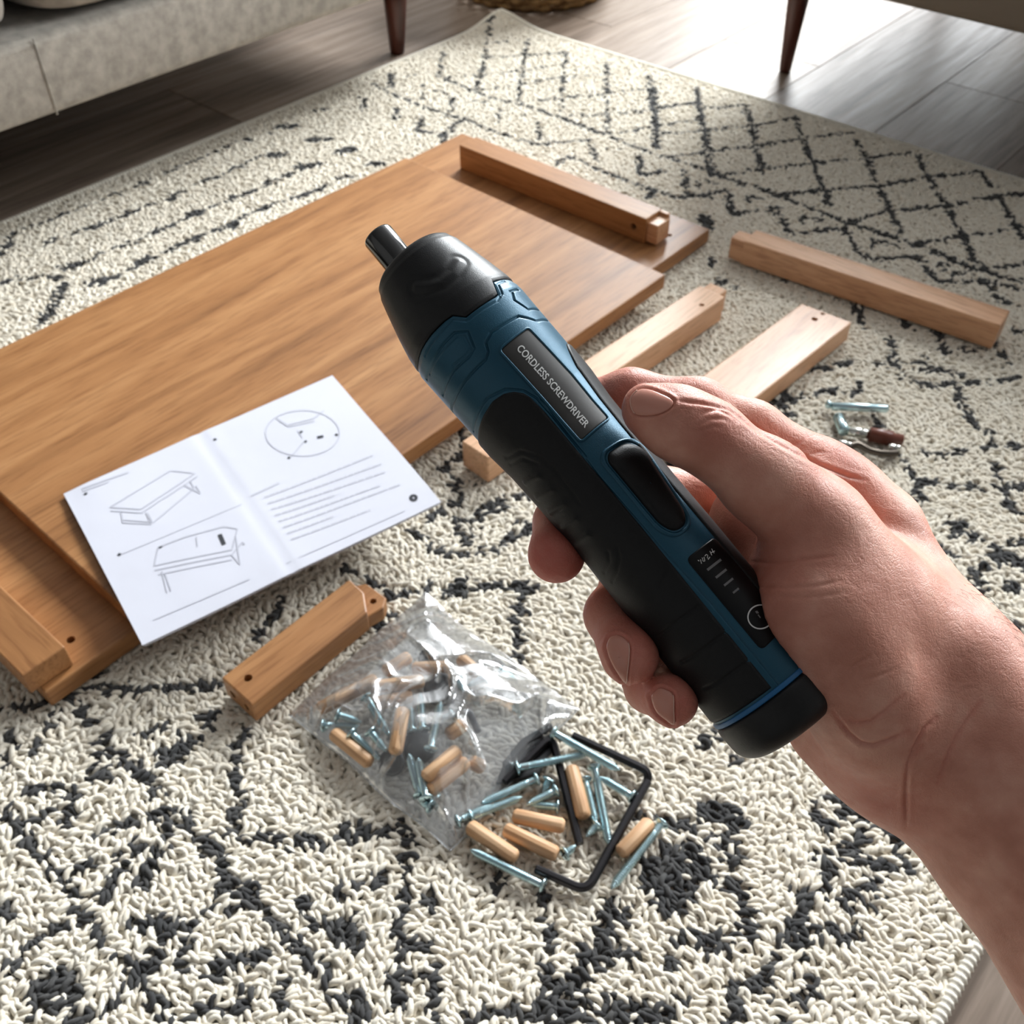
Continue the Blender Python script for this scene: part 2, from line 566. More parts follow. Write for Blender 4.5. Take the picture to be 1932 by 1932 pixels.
# ================================================================== the rug
RUG_DATA = """
0,1240,2.76
n 510,60 490,140 600,160 760,165 900,155 1060,155 1140,140
n 0,270 120,255 240,230 330,200 400,265 470,340
n 290,310 230,380
n 190,440 170,490
n 40,390 45,460 20,540
n 540,390 545,450 490,540 440,640
n 560,470 630,520 700,590 790,650 800,720
n 490,600 560,620
n 130,690 300,680
n 330,740 400,690
n 720,400 780,360 850,360
k 850,520 900,480 940,470
n 1040,300 1120,290 1080,360
n 920,370
n 1010,400 960,440
n 1280,400 1220,470 1220,560 1230,640 1240,700
n 1250,800 1200,820 1220,900 1290,950 1400,930 1540,940 1660,960
k 1800,890 1900,900
n 0,780 60,870 150,980 250,1060 330,1150 390,1240 400,1320 470,1370 540,1470
n 140,840 230,820
n 90,920 60,900
n 380,790 320,870 290,910
n 500,920 600,880 720,850 860,800 930,820
n 880,850 840,960 780,1080 740,1180
n 950,860 1040,940 1130,1030 1190,1130 1250,1200 1330,1280 1420,1370 1500,1460 1590,1560 1690,1650 1760,1760 1850,1880
n 380,1090 470,1080
n 590,1030 660,1020
n 700,980 730,980
n 640,1090 560,1190 510,1270
n 1190,1180 1110,1270 1060,1330 980,1400 950,1500 940,1620
n 0,1310 60,1370
n 340,1380 250,1400 230,1460 110,1520 60,1600
n 700,1400 740,1400
n 780,1400 860,1370 900,1410 830,1420
n 620,1580 700,1630 790,1580 840,1520
n 700,1630 740,1700 800,1780 860,1850
k 210,1690 290,1670 350,1710 320,1780 210,1800
n 1110,1660 1130,1590 1230,1600 1310,1560 1410,1530
n 1230,1770 1300,1770 1240,1850
n 1560,1260 1580,1310
n 1740,1230 1830,1210 1910,1180
n 1610,1390 1700,1390 1820,1370 1750,1470 1850,1480
n 640,1740 590,1810 440,1870 330,1900
n 1010,1850 1130,1800 1140,1830
n 1480,1670 1460,1770 1480,1860
n 1330,1240 1200,1300
640,1500,2.76
n 0,190 100,200 230,190 330,140 350,170
n 360,230 350,340 350,430 340,520 330,620 320,720 340,800 320,900 290,1000 300,1080
n 240,410 130,470 0,510
n 480,510 470,570
n 350,760 450,790 480,760
n 30,620 60,700 50,770 90,800
n 830,430 790,500
n 1060,520 1080,600 1080,680 1090,780 1090,880 1080,970
n 1110,980 1200,1000 1290,900 1390,810 1530,840
k 1390,810 1380,700 1390,640
n 1260,800 1320,820
n 1140,1010 1150,1080 1010,1090
n 650,1160 740,1150 830,1130 940,1120
k 1000,1110 1150,1100 1250,1110 1400,1130 1520,1100 1660,1140
n 1700,1100 1760,1070
k 1620,380 1700,320 1840,310 1860,420 1780,510 1720,570 1650,470 1690,400 1780,420
n 1500,600 1490,650
n 1380,510 1400,560
n 1770,760 1880,730 1920,760
n 1720,870 1780,870
n 1560,110 1640,130 1740,150 1860,150
n 380,960 470,920 500,960 480,1060 500,1150
n 20,1070 110,1110 150,1170
1232,1432,2.76
n 80,310 170,340 240,340
k 280,290 340,260 400,290 430,330
n 300,400
k 380,440 410,490
n 450,540
k 30,530 120,500 220,510 240,590 180,680 80,680 20,620
n 80,740 120,800
n 400,660 460,650 440,740 490,780 520,860 450,870
n 120,960 200,920 330,940 430,920 530,920
n 90,1050
n 340,960 340,1020
n 910,190 850,230 850,280 900,330 930,370
n 960,210 1040,240 990,290
n 1050,330 1130,320 1100,380 1050,450 990,500 1060,540 1180,530
n 850,510 930,510 910,600 900,680 740,700 800,770 770,850 690,920
n 1210,340 1270,390 1260,470 1310,520 1330,580 1250,570
n 1140,630 1180,690 1220,740
n 960,720 1060,710 1140,740
n 1020,790 1060,860 1070,930
n 690,920 780,900 880,900 970,900 1040,940
n 690,950 790,940 800,1010
n 640,1010 600,1090 580,1180 640,1240 730,1250 820,1230 860,1180 800,1130
n 390,1180 480,1180 560,1170
n 430,1220 450,1300 400,1370
n 70,1300 140,1250
n 650,1340 700,1360
n 420,5
1400,560,2.842
n 600,20 620,90 660,160
k 880,150
n 1040,170 1080,250 1090,300
n 800,210 820,290 830,360 880,430 960,460 1080,470 1190,460
n 740,360 830,360
n 920,350 990,340 950,390 1050,385 1190,410
n 1210,280 1370,260
n 1380,290 1450,350
n 1230,460 1350,440 1480,425
n 1160,480 1180,560 1240,670 1320,720 1330,790 1300,820
n 1330,790 1500,800
n 970,830 1040,840 1190,820
n 880,870 930,970 950,1060 970,1130
n 1360,900 1380,960
n 1410,1020 1420,1090 1480,1160
n 1110,1210 1180,1200 1170,1250 1120,1270
n 1210,1230 1240,1300 1310,1280
n 1340,1370 1390,1340 1410,1380 1360,1410
n 1440,1310 1500,1310
n 1240,1450 1260,1510 1320,1540 1280,1570
n 1360,1450 1240,1450
n 1060,1340 1130,1380
k 170,570 250,550
n 250,550 380,525 480,495
n 500,490 560,510
n 610,520 640,460
n 500,360 590,350
n 400,380 450,375
n 700,640 760,690
n 1420,1540 1500,1570
n 1440,1760 1500,1760
n 1450,180 1500,170
1232,100,2.76
t 5,180 15,330 25,480
t 225,190 260,360 290,520 310,620
t 490,270 520,400 550,530 575,620
t 740,330 790,460 840,580 890,700 915,780
t 1060,450 1110,540 1150,640 1190,720 1250,840 1290,930
t 1380,530 1430,630 1480,720 1530,790 1580,890 1630,980 1670,1080 1740,1120
t 1800,740 1850,830 1900,910 1932,960
t 1710,620 1760,690
f 20,280 230,260
f 270,290 490,265
f 40,420 260,400 510,375 740,330
f 40,540 290,510 530,480 760,440 1050,410
f 320,630 560,600 830,570 1110,540 1340,515
t 620,740 880,710 1160,690 1440,640 1700,615
t 1030,870 1240,820 1530,790 1800,740 1932,730
f 1340,990 1600,950 1900,910
f 1740,1120 1932,1090
t 320,630 500,680 620,720 760,780 1020,880 1200,940 1400,1000 1650,1110 1932,1190
t 170,610 180,740 390,715 410,840 650,800 700,930 1000,910 1070,1040 1150,1070 1370,1050 1460,1170 1550,1190 1740,1180 1800,1280 1900,1300
t 0,720 170,745
f 320,670 240,665 250,690
f 580,760 490,745 500,775
f 880,870 770,845 775,880
f 1270,1000 1150,970 1150,1005
f 1600,1070 1490,1100 1550,1150 1640,1130
k 270,850 290,900
n 300,1060 310,1110
k 340,1190
n 430,1225
n 690,1180
n 890,1220
k 1310,1400
n 1050,1300 1090,1370
n 1800,1190 1932,1230
640,20,2.76
f 790,70 765,160 740,330 710,410
f 540,210 520,340
f 980,150 950,320 930,480
f 1180,210 1160,400 1155,520
f 1390,270 1395,450 1400,640
t 1610,340 1640,540 1650,710
t 1860,400 1890,560 1920,700 1930,850
h 790,165 980,150
h 760,240 960,230 1180,215
h 550,350 740,330 950,310 1170,270
h 710,410 940,385 1165,340 1390,330
h 930,480 1160,450 1400,430 1620,400
h 1160,540 1400,540 1640,510 1860,470
f 1400,640 1650,600 1890,560
f 560,360 760,440 1000,500 1250,590 1500,690 1700,760 1932,830
f 180,380 270,430 560,540 650,560 900,660 1070,700
f 1180,760 1320,810 1600,920 1800,980
t 270,320 275,390
t 130,450 125,510
t 300,510 290,560
t 430,550 410,620 450,630
f 450,630 540,640
t 545,640 540,740
t 540,650 600,590 660,560
f 590,450 580,530
f 440,380 430,460
f 830,520 835,570
f 1040,580 1045,690 1300,670 1340,770
t 1560,750 1570,850 1700,830
t 1800,830 1810,950 1932,970
t 1140,790 1200,760
k 1620,960
k 1900,1080
h 910,540 960,540
h 1400,710 1470,720
h 680,470 760,470
h 360,340 420,330
h 500,410 560,430
k 0,720 70,715
n 150,790 220,790
n 0,860 40,855
0,120,2.542
k 1340,300 1410,295
k 1480,360 1560,355
k 1300,435 1370,430
k 1440,490 1530,480
k 1620,420 1690,410
b 1760,480 1830,475
f 1520,220 1570,215
h 1300,330 1180,360 1000,430 830,500 680,570 480,650 300,720 170,770 60,800
h 1270,430 1130,490 1040,540 970,560 800,640 600,720 430,780 330,820 220,850
f 1430,510 1300,560 1200,610 1120,640 940,710 810,780 720,810 600,870 530,880 400,950 340,970
f 1640,540 1570,575 1480,620 1250,690 1090,770 930,830 850,870 700,950 560,1010 480,1040
b 1180,360 1190,362
b 835,502 850,496
b 670,575 690,568
b 290,725 310,718
b 1130,492 1145,488
b 1045,540
b 975,558 990,550
b 800,645 830,632
b 600,720 620,710
b 430,785 460,772
b 215,865 260,845
b 1300,560 1320,552
b 1100,645 1130,630
k 930,720 950,708
b 730,810 750,802
b 590,872 610,862
k 320,975 370,955
b 1640,540 1660,538
b 1460,622 1480,615
b 1240,695 1270,685
k 1080,775 1120,762
b 910,842 950,828
k 680,950 710,930
k 450,1045 510,1030
t 70,800 30,870 0,920
f 0,1040 70,1030 190,1020 290,1020
b 300,1060 260,1150 230,1200 180,1240
640,780,3.22
n 730,110 790,230 680,280 640,350 700,400 730,480 740,530 690,540
n 580,330
n 820,420
n 560,640 620,570 660,600
n 700,650 770,640 840,640 890,550 1000,520 1000,560 920,590
n 720,710 770,780 830,700
n 450,720 510,740
n 550,820 660,840 780,850 880,840 970,800 1040,740 1170,700
n 1090,650 1160,670
n 1080,500 1140,490
n 10,910 100,960
n 180,1000 230,1030
n 290,1100 420,1090 560,1030
n 650,1080 760,1080 760,1010
n 840,1050 980,1040 1080,1050
k 1080,1050 1150,1060
n 1100,1080 1100,1180 1070,1260 1050,1330 1110,1360 1060,1420 1090,1510
n 320,1210
n 200,1270 260,1310
380,1060,2.1467
n 320,150 310,200 240,270 230,310
n 690,250 740,240
"""
RUGZ = 0.0105
RW, RL = 1.312, 1.85            # rug: x 0..RW, y -RL..0
STROKES = []
WID = {'n': 0.0040, 'k': 0.0082, 'b': 0.0062, 't': 0.0043, 'f': 0.0031, 'h': 0.0018}
for line in RUG_DATA.strip().split('\n'):
    if line[0].isdigit():
        ox, oy, sc_ = [float(x) for x in line.split(',')]
    else:
        wd, *pp = line.split()
        pl = []
        for q in pp:
            a, b = q.split(',')
            pl.append(F(ox + float(a) / sc_, oy + float(b) / sc_, RUGZ)[:2])
        STROKES.append((WID[wd], np.array(pl)))

# the pattern goes on where this photograph does not show it (behind the hand, beyond the frame)
for wd, pl in [('n', [(.93, -.62), (1.0, -.72), (.93, -.82), (.86, -.72), (.93, -.62)]), ('n', [(1.0, -.72), (1.08, -.80), (1.12, -.76)]), ('n', [(1.08, -.80), (1.02, -.90), (.97, -.85), (.93, -.82)]),
               ('n', [(1.08, -.80), (1.15, -.90), (1.10, -1.03)]), ('n', [(1.15, -.90), (1.20, -1.0)]), ('k', [(.925, -.715), (.935, -.725)]), ('k', [(1.015, -.81), (1.025, -.82)]),
               ('t', [(1.02, -.03), (1.19, -.24)]), ('t', [(1.115, -.03), (1.285, -.24)]), ('t', [(1.21, -.03), (1.29, -.13)]), ('t', [(1.06, -.255), (1.23, -.02)]), ('t', [(1.15, -.255), (1.30, -.04)]),
               ('t', [(1.041, -.255), (1.30, -.253)]), ('t', [(1.09, -.33), (1.14, -.28), (1.19, -.34), (1.24, -.28), (1.30, -.34)]), ('n', [(1.16, -.45), (1.23, -.53), (1.16, -.62), (1.10, -.66)]),
               ('n', [(1.23, -.53), (1.30, -.46)]), ('n', [(1.23, -.53), (1.30, -.62)]), ('k', [(1.20, -.70), (1.25, -.71)])]:
    STROKES.append((WID[wd], np.array(pl)))


def rug_lift(x, y):
    return 0.016 * np.exp(-(x ** 2 + y ** 2) / 0.06 ** 2)


SP = 0.0042
gx, gy = np.meshgrid(np.arange(0.010, RW - 0.008, SP), np.arange(-RL + 0.008, -0.008, SP))
pts = np.stack([gx.ravel(), gy.ravel()], 1) + RNG.normal(0, 0.0009, (gx.size, 2))
# only the part of the rug a camera near this one can see
rel = np.concatenate([pts, np.full((len(pts), 1), RUGZ)], 1) - CAM
zc = rel @ FWD
px = 966 + FPX * (rel @ RIGHT) / zc
py = 966 - FPX * (rel @ UPV) / zc
pts = pts[(zc > 0.1) & (px > -800) & (px < 2800) & (py < 2900)]
jit = pts + RNG.normal(0, 0.0013, pts.shape)
dark = np.zeros(len(pts), bool)
for wd, pl in STROKES:
    lo, hi = pl.min(0) - 0.03, pl.max(0) + 0.03
    idx = np.where(((jit > lo) & (jit < hi)).all(1))[0]
    if len(idx):
        d = poly_dist(jit[idx], pl)
        dark[idx[d < wd * RNG.uniform(0.75, 1.15, len(idx))]] = True
dark &= RNG.random(len(pts)) > 0.04
ang = 2.2 * np.sin(pts[:, 0] * 9 + 2 * np.sin(pts[:, 1] * 5)) + 1.6 * np.sin(pts[:, 1] * 11 + pts[:, 0] * 4) + RNG.normal(0, 0.75, len(pts))


def yarn_mat(name, c1, c2, rough=0.85):
    m = Mat(name, c1, rough)
    inf = m.n('ShaderNodeObjectInfo')
    m.col(m.mix(inf.outputs['Random'], c1, c2))
    m.b.inputs['Sheen Weight'].default_value = 0.15
    m.b.inputs['Specular IOR Level'].default_value = 0.2
    v = m.coords((1, 1, 1))
    m.bump(m.noise(v, 1400, 2), 0.0006, 0.4)
    return m.m


M_CREAM = yarn_mat('cream_yarn', srgb(239, 232, 217), srgb(227, 217, 199))
M_CHAR = yarn_mat('charcoal_yarn', srgb(80, 79, 78), srgb(56, 56, 57))


def pile(name, p, a, mat, parent, label):
    n = len(p)
    me = D.meshes.new(name)
    co = np.concatenate([p, (RUGZ - 0.0055 + rug_lift(p[:, 0], p[:, 1]))[:, None]], 1) - BASE[parent.name]
    me.vertices.add(n)
    me.vertices.foreach_set('co', co.astype(np.float32).ravel())
    for nm, val in (('rz', a), ('sc', RNG.uniform(0.82, 1.22, n)), ('tx', RNG.normal(0, 0.16, n)), ('ty', RNG.normal(0, 0.16, n))):
        at = me.attributes.new(nm, 'FLOAT', 'POINT')
        at.data.foreach_set('value', val.astype(np.float32))
    o = D.objects.new(name, me)
    COL.objects.link(o)
    o.parent = parent
    tag(o, label=label, kind='stuff')
    nt = D.node_groups.new(name, 'GeometryNodeTree')
    nt.interface.new_socket('Geometry', in_out='INPUT', socket_type='NodeSocketGeometry')
    nt.interface.new_socket('Geometry', in_out='OUTPUT', socket_type='NodeSocketGeometry')
    N, Lk = nt.nodes.new, nt.links.new
    gi, go = N('NodeGroupInput'), N('NodeGroupOutput')
    prof = N('GeometryNodeCurvePrimitiveCircle')
    prof.inputs['Resolution'].default_value = 6
    prof.inputs['Radius'].default_value = 1.0
    jn = N('GeometryNodeJoinGeometry')
    rs = np.random.default_rng(5)
    for k in range(6):
        bz = N('GeometryNodeCurvePrimitiveBezierSegment')
        bz.mode = 'POSITION'
        bz.inputs['Resolution'].default_value = 7
        L = rs.uniform(0.0072, 0.0112)
        sgn = 1 if k % 2 else -1
        w1, w2 = rs.uniform(0.002, 0.0065) * sgn, rs.uniform(0.002, 0.006) * (-sgn if k < 4 else sgn)
        bz.inputs['Start'].default_value = (-L / 2, -w1 * 0.1, 0.0)
        bz.inputs['Start Handle'].default_value = (-L / 4, w1, 0.0045)
        bz.inputs['End Handle'].default_value = (L / 4, w2, 0.0045)
        bz.inputs['End'].default_value = (L / 2, -w2 * 0.1, 0.0)
        sr = N('GeometryNodeSetCurveRadius')
        sp = N('GeometryNodeSplineParameter')
        # radius: thick in the middle, rounded ends
        m1 = N('ShaderNodeMath'); m1.operation = 'MULTIPLY_ADD'
        m1.inputs[1].default_value = 2.0; m1.inputs[2].default_value = -1.0
        Lk(sp.outputs['Factor'], m1.inputs[0])
        m2 = N('ShaderNodeMath'); m2.operation = 'ABSOLUTE'
        Lk(m1.outputs[0], m2.inputs[0])
        m3 = N('ShaderNodeMath'); m3.operation = 'POWER'; m3.inputs[1].default_value = 4.0
        Lk(m2.outputs[0], m3.inputs[0])
        m4 = N('ShaderNodeMath'); m4.operation = 'MULTIPLY_ADD'
        m4.inputs[1].default_value = -0.0017; m4.inputs[2].default_value = 0.0035
        Lk(m3.outputs[0], m4.inputs[0])
        Lk(bz.outputs[0], sr.inputs['Curve'])
        Lk(m4.outputs[0], sr.inputs['Radius'])
        cm = N('GeometryNodeCurveToMesh')
        cm.inputs['Fill Caps'].default_value = True
        Lk(sr.outputs[0], cm.inputs['Curve'])
        Lk(prof.outputs[0], cm.inputs['Profile Curve'])
        if 'Scale' in cm.inputs:
            Lk(m4.outputs[0], cm.inputs['Scale'])
        ss = N('GeometryNodeSetShadeSmooth')
        Lk(cm.outputs[0], ss.inputs[0])
        sm = N('GeometryNodeSetMaterial')
        sm.inputs['Material'].default_value = mat
        Lk(ss.outputs[0], sm.inputs[0])
        gt = N('GeometryNodeGeometryToInstance')
        Lk(sm.outputs[0], gt.inputs[0])
        Lk(gt.outputs[0], jn.inputs[0])
    iop = N('GeometryNodeInstanceOnPoints')
    iop.inputs['Pick Instance'].default_value = True
    Lk(gi.outputs[0], iop.inputs['Points'])
    Lk(jn.outputs[0], iop.inputs['Instance'])
    cx = N('ShaderNodeCombineXYZ')
    for q, nm in ((0, 'tx'), (1, 'ty'), (2, 'rz')):
        na = N('GeometryNodeInputNamedAttribute')
        na.data_type = 'FLOAT'
        na.inputs['Name'].default_value = nm
        Lk(na.outputs['Attribute'], cx.inputs[q])
    Lk(cx.outputs[0], iop.inputs['Rotation'])
    na = N('GeometryNodeInputNamedAttribute')
    na.data_type = 'FLOAT'
    na.inputs['Name'].default_value = 'sc'
    Lk(na.outputs['Attribute'], iop.inputs['Scale'])
    Lk(iop.outputs[0], go.inputs[0])
    md = o.modifiers.new('pile', 'NODES')
    md.node_group = nt
    me.materials.append(mat)
    return o


rug = root('rug', (RW / 2, -RL / 2, 0), 'large cream shaggy rug with a charcoal diamond and zigzag pattern on the floor', 'rug')
nx_, ny_ = 60, 84
ux, uy = np.linspace(0.002, RW - 0.002, nx_), np.linspace(-RL + 0.002, -0.002, ny_)
GX, GY = np.meshgrid(ux, uy, indexing='ij')
top = np.stack([GX, GY, 0.0055 + rug_lift(GX, GY)], -1).reshape(-1, 3)
bot = np.stack([GX, GY, 0.0005 + rug_lift(GX, GY)], -1).reshape(-1, 3)
ft = grid_faces(nx_, ny_)
make('backing', np.concatenate([top, bot]), np.concatenate([ft, (ft + len(top))[:, ::-1]]), Mat('rug_backing', srgb(205, 198, 182), 0.95).m, rug)
# whip-stitched edge all round
peri = []
for a, b, n in (((0, 0), (RW, 0), 1), ((RW, 0), (RW, -RL), 1), ((RW, -RL), (0, -RL), 1), ((0, -RL), (0, 0), 1)):
    L = math.hypot(b[0] - a[0], b[1] - a[1])
    k = int(L / 0.0012)
    for i in range(k):
        peri.append((a[0] + (b[0] - a[0]) * i / k, a[1] + (b[1] - a[1]) * i / k))
peri = np.array(peri + [peri[0]])
ph = np.arange(len(peri))
rad = 0.0046 + 0.0008 * np.sin(ph * 2 * math.pi / 4)
e3 = np.concatenate([peri, (0.0056 + rug_lift(peri[:, 0], peri[:, 1]))[:, None]], 1)
v, f = tube(e3, rad, 8, False)
make('binding', v, np.array(f), Mat('binding_yarn', srgb(234, 228, 214), 0.85).m, rug)
pile('cream_pile', pts[~dark], ang[~dark], M_CREAM, rug, None)
pile('charcoal_pile', pts[dark], ang[dark], M_CHAR, rug, 'charcoal pile of the pattern')

# ================================================================== sofa, armchair, basket behind
m = Mat('light_grey_upholstery', srgb(184, 178, 168), 0.9)
v = m.coords()
n1 = m.noise(v, 55, 4, 0.6)
n2 = m.noise(v, 900, 2)
m.col(m.ramp(n1, [(0.35, srgb(148, 142, 132)), (0.65, srgb(180, 173, 162))]))
m.bump(n2, 0.0008, 0.6)
m.b.inputs['Sheen Weight'].default_value = 0.3
M_SOFA = m.m
m = Mat('taupe_upholstery', srgb(128, 117, 104), 0.9)
v = m.coords()
m.bump(m.noise(v, 700, 2), 0.0008, 0.6)
M_TAUPE = m.m
M_DKWOOD = wood('dark_stained_wood', srgb(42, 20, 14), srgb(74, 36, 26), srgb(96, 50, 36), 'Z', 0.35)


def cushion(name, x0, x1, y0, y1, z0, z1, mat, parent, r=0.05, puff=0.012):
    """soft box: rounded, with a crowned top"""
    bm = bm_box(x0, x1, y0, y1, z0, z1)
    bmesh.ops.subdivide_edges(bm, edges=bm.edges[:], cuts=9, use_grid_fill=True)
    c = Vector(((x0 + x1) / 2, (y0 + y1) / 2, (z0 + z1) / 2))
    h = Vector(((x1 - x0) / 2, (y1 - y0) / 2, (z1 - z0) / 2))
    for vv in bm.verts:
        q = vv.co - c
        inner = Vector([max(-h[i] + r, min(h[i] - r, q[i])) for i in range(3)])
        dlt = q - inner
        if dlt.length > 1e-9:
            q = inner + dlt.normalized() * min(r, max(abs(dlt[i]) for i in range(3)))
        f = (1 - (q.x / h.x) ** 2) * (1 - (q.y / h.y) ** 2)
        q.z += puff * f * (1 if q.z > 0 else -0.2)
        vv.co = c + q
    o = from_bm(name, bm, mat, parent, True)
    md = o.modifiers.new('s', 'SUBSURF')
    md.levels = md.render_levels = 1
    return o


def leg(name, top, bottom, r0, r1, mat, parent, n=20):
    v, f = tube([top, np.array(top) * 0.5 + np.array(bottom) * 0.5, np.array(bottom) + np.array([0, 0, 0.004]), bottom], [r0, (r0 + r1) / 2, r1, r1 * 0.9], n)
    return make(name, v, f, mat, parent)


sofa = root('sofa', (-0.38, -1.2, 0), 'light grey fabric sofa on dark tapered wooden legs left of the rug', 'sofa')
SX, SB = 0.058, 0.135
o = box('frame', -0.82, SX, -2.25, -0.16, SB, 0.225, M_SOFA, sofa, 0.012, 3, True)
ycut = F(52, 40, 0.235)[1]
cushion('seat_cushion', -0.62, SX + 0.004, ycut + 0.003, -0.30, 0.222, 0.36, M_SOFA, sofa)
cushion('seat_cushion', -0.62, SX + 0.004, ycut * 2 + 0.30 + 0.003, ycut - 0.003, 0.222, 0.36, M_SOFA, sofa)
cushion('armrest', -0.82, SX, -0.31, -0.155, 0.15, 0.52, M_SOFA, sofa, 0.04, 0.006)
cushion('armrest', -0.82, SX, -2.26, -2.105, 0.15, 0.52, M_SOFA, sofa, 0.04, 0.006)
cushion('backrest', -0.84, -0.62, -2.25, -0.16, 0.2, 0.74, M_SOFA, sofa, 0.06, 0.0)
p0, p1 = F(75, 98, 0.20), F(110, 207, 0.15)
sy = F(94, 150, 0.18)[1]
v, f = tube([(SX + 0.0005, sy, 0.224), (SX + 0.001, sy, 0.18), (SX + 0.0005, sy, 0.136)], 0.0012, 6)
make('piping', v, f, M_SOFA, sofa)
for lx, ly in ((-0.043, -0.218), (-0.043, -2.18), (-0.74, -0.23), (-0.74, -2.18)):
    leg('leg', (lx, ly + 0.006, SB + 0.004), (lx, ly, 0), 0.0235, 0.0125, M_DKWOOD, sofa)

armchair = root('armchair', (0.95, 0.35, 0), 'taupe upholstered armchair on slim dark legs behind the far rug edge', 'armchair')
box('frame', 0.45, 1.5, -0.03, 0.85, 0.19, 0.30, M_TAUPE, armchair, 0.015, 3, True)
cushion('seat_cushion', 0.58, 1.37, -0.03, 0.70, 0.29, 0.42, M_TAUPE, armchair)
cushion('armrest', 0.45, 0.575, -0.03, 0.85, 0.2, 0.60, M_TAUPE, armchair, 0.04, 0.004)
cushion('armrest', 1.375, 1.5, -0.03, 0.85, 0.2, 0.60, M_TAUPE, armchair, 0.04, 0.004)
cushion('backrest', 0.5, 1.45, 0.70, 0.86, 0.25, 0.82, M_TAUPE, armchair, 0.05, 0.0)
for lx, ly in ((0.497, 0.141), (1.44, 0.141), (0.497, 0.80), (1.44, 0.80)):
    leg('leg', (lx, ly, 0.194), (lx, ly, 0), 0.0215, 0.0095, M_DKWOOD, armchair)

m = Mat('woven_straw', srgb(150, 116, 72), 0.75)
v = m.coords()
m.col(m.ramp(m.noise(v, 60, 3), [(0.35, srgb(112, 82, 48)), (0.65, srgb(176, 140, 92))]))
M_STRAW = m.m
bc = np.array([-0.083, 0.19, 0.0])
bask = root('woven_basket', bc, 'round woven straw basket on the floor beyond the far rug corner', 'basket')
rows_ = 16
for k in range(rows_):
    r = 0.136 + 0.03 * math.sin(min(1.0, k / 9) * math.pi / 2)
    nn = 144
    t = np.arange(nn + 1) * 2 * math.pi / nn
    rr_ = r + 0.0035 * np.sin(t * 24 + (k % 2) * math.pi)
    v, f = tube(np.stack([bc[0] + rr_ * np.cos(t), bc[1] + rr_ * np.sin(t), np.full(nn + 1, 0.007 + k * 0.0125)], 1), 0.0068, 6, False)
    make('coil', v, np.array(f), M_STRAW, bask)
v, f = lathe([(0.002, 0.136), (0.010, 0.136)], 40, 'Z')
make('base', v + bc, f, M_STRAW, bask, smooth=False)

# ================================================================== table parts on the rug
Wd, Wm, Wl = srgb(116, 76, 44), srgb(163, 114, 71), srgb(186, 138, 92)
M_WX = wood('honey_wood_x', Wd, Wm, Wl, 'X')
M_WY = wood('honey_wood_y', Wd, Wm, Wl, 'Y')
M_SHEENX = wood('sheen_wood_x', srgb(176, 124, 86), srgb(214, 166, 128), srgb(228, 186, 150), 'X', 0.36)  # wood with the window's sheen painted into its colour, both grain directions
M_SHEENY = wood('sheen_wood_y', srgb(176, 124, 86), srgb(214, 166, 128), srgb(228, 186, 150), 'Y', 0.36)
RT = 0.0125          # top of the pile


def vcyl(x, y, z0, z1, r, n=20):
    v, f = lathe([(z0, r), (z1, r)], n, 'Z')
    return v + np.array([x, y, 0]), f


def hcyl(p, d, length, r, n=16):
    v, f = tube([np.array(p) - np.array(d) * 0.002, np.array(p) + np.array(d) * length], r, n)
    return v, f


def board(name, poly, z0, z1, mat, label, cat, holes=(), bev=0.0016, group=None):
    cx = np.mean([p[0] for p in poly])
    cy = np.mean([p[1] for p in poly])
    r = root(name, (cx, cy, z0), label, cat, group)
    return r, poly, z0, z1, mat, holes, bev


def solid(nm, poly, z0, z1, mat, parent, bev=0.0014, holes=()):
    o = from_bm(nm, bm_prism(poly, z0, z1, bev, 2), mat, parent)
    if holes:
        cut(o, holes)
        for p in o.data.polygons:
            p.use_smooth = False
    return o


def rect(x0, x1, y0, y1):
    return [(x0, y0), (x1, y0), (x1, y1), (x0, y1)]


LZ = RT + 0.018       # top of the lower board
UZ = LZ + 0.018       # top of the table top
t = root('lower_board', (0.51, -0.88, RT), 'honey brown wooden board lying on the rug under the large table top', 'board')
solid('plate', rect(0.30, 0.7125, -1.325, -0.425), RT, LZ, M_WY, t, 0.0016,
      [vcyl(0.683, -0.470, LZ - 0.010, LZ + 0.01, 0.0035), vcyl(0.683, -1.285, LZ - 0.010, LZ + 0.01, 0.0035)])
t = root('table_board', (0.53, -0.9, LZ), 'large honey brown wooden table top panel lying flat in the middle of the rug', 'panel')
solid('plate', [(0.311, -1.236), (0.735, -1.246), (0.746, -0.572), (0.322, -0.557)], LZ + 0.0004, UZ, M_WY, t, 0.0016,
      [vcyl(*F(925, 402, UZ)[:2], UZ - 0.01, UZ + 0.01, 0.0025)] if False else ())

# leg lying along the far end of the lower board
t = root('square_beam', (0.53, -0.49, LZ), 'square honey brown wooden table leg lying across the far end of the table top', 'beam')
zA = LZ + 0.0325
o = solid('post', rect(0.372, 0.672, -0.507, -0.474), LZ + 0.0004, zA, M_WX, t, 0.0012,
          [hcyl((0.655, -0.509, LZ + 0.017), (0, 1, 0), 0.012, 0.0042)])
solid('tenon', rect(0.671, 0.687, -0.5035, -0.478), LZ + 0.002, LZ + 0.027, M_SHEENX, t, 0.0012)
solid('tenon_lip', rect(0.671, 0.684, -0.4795, -0.4745), LZ + 0.004, LZ + 0.0315, M_SHEENX, t, 0.0008)

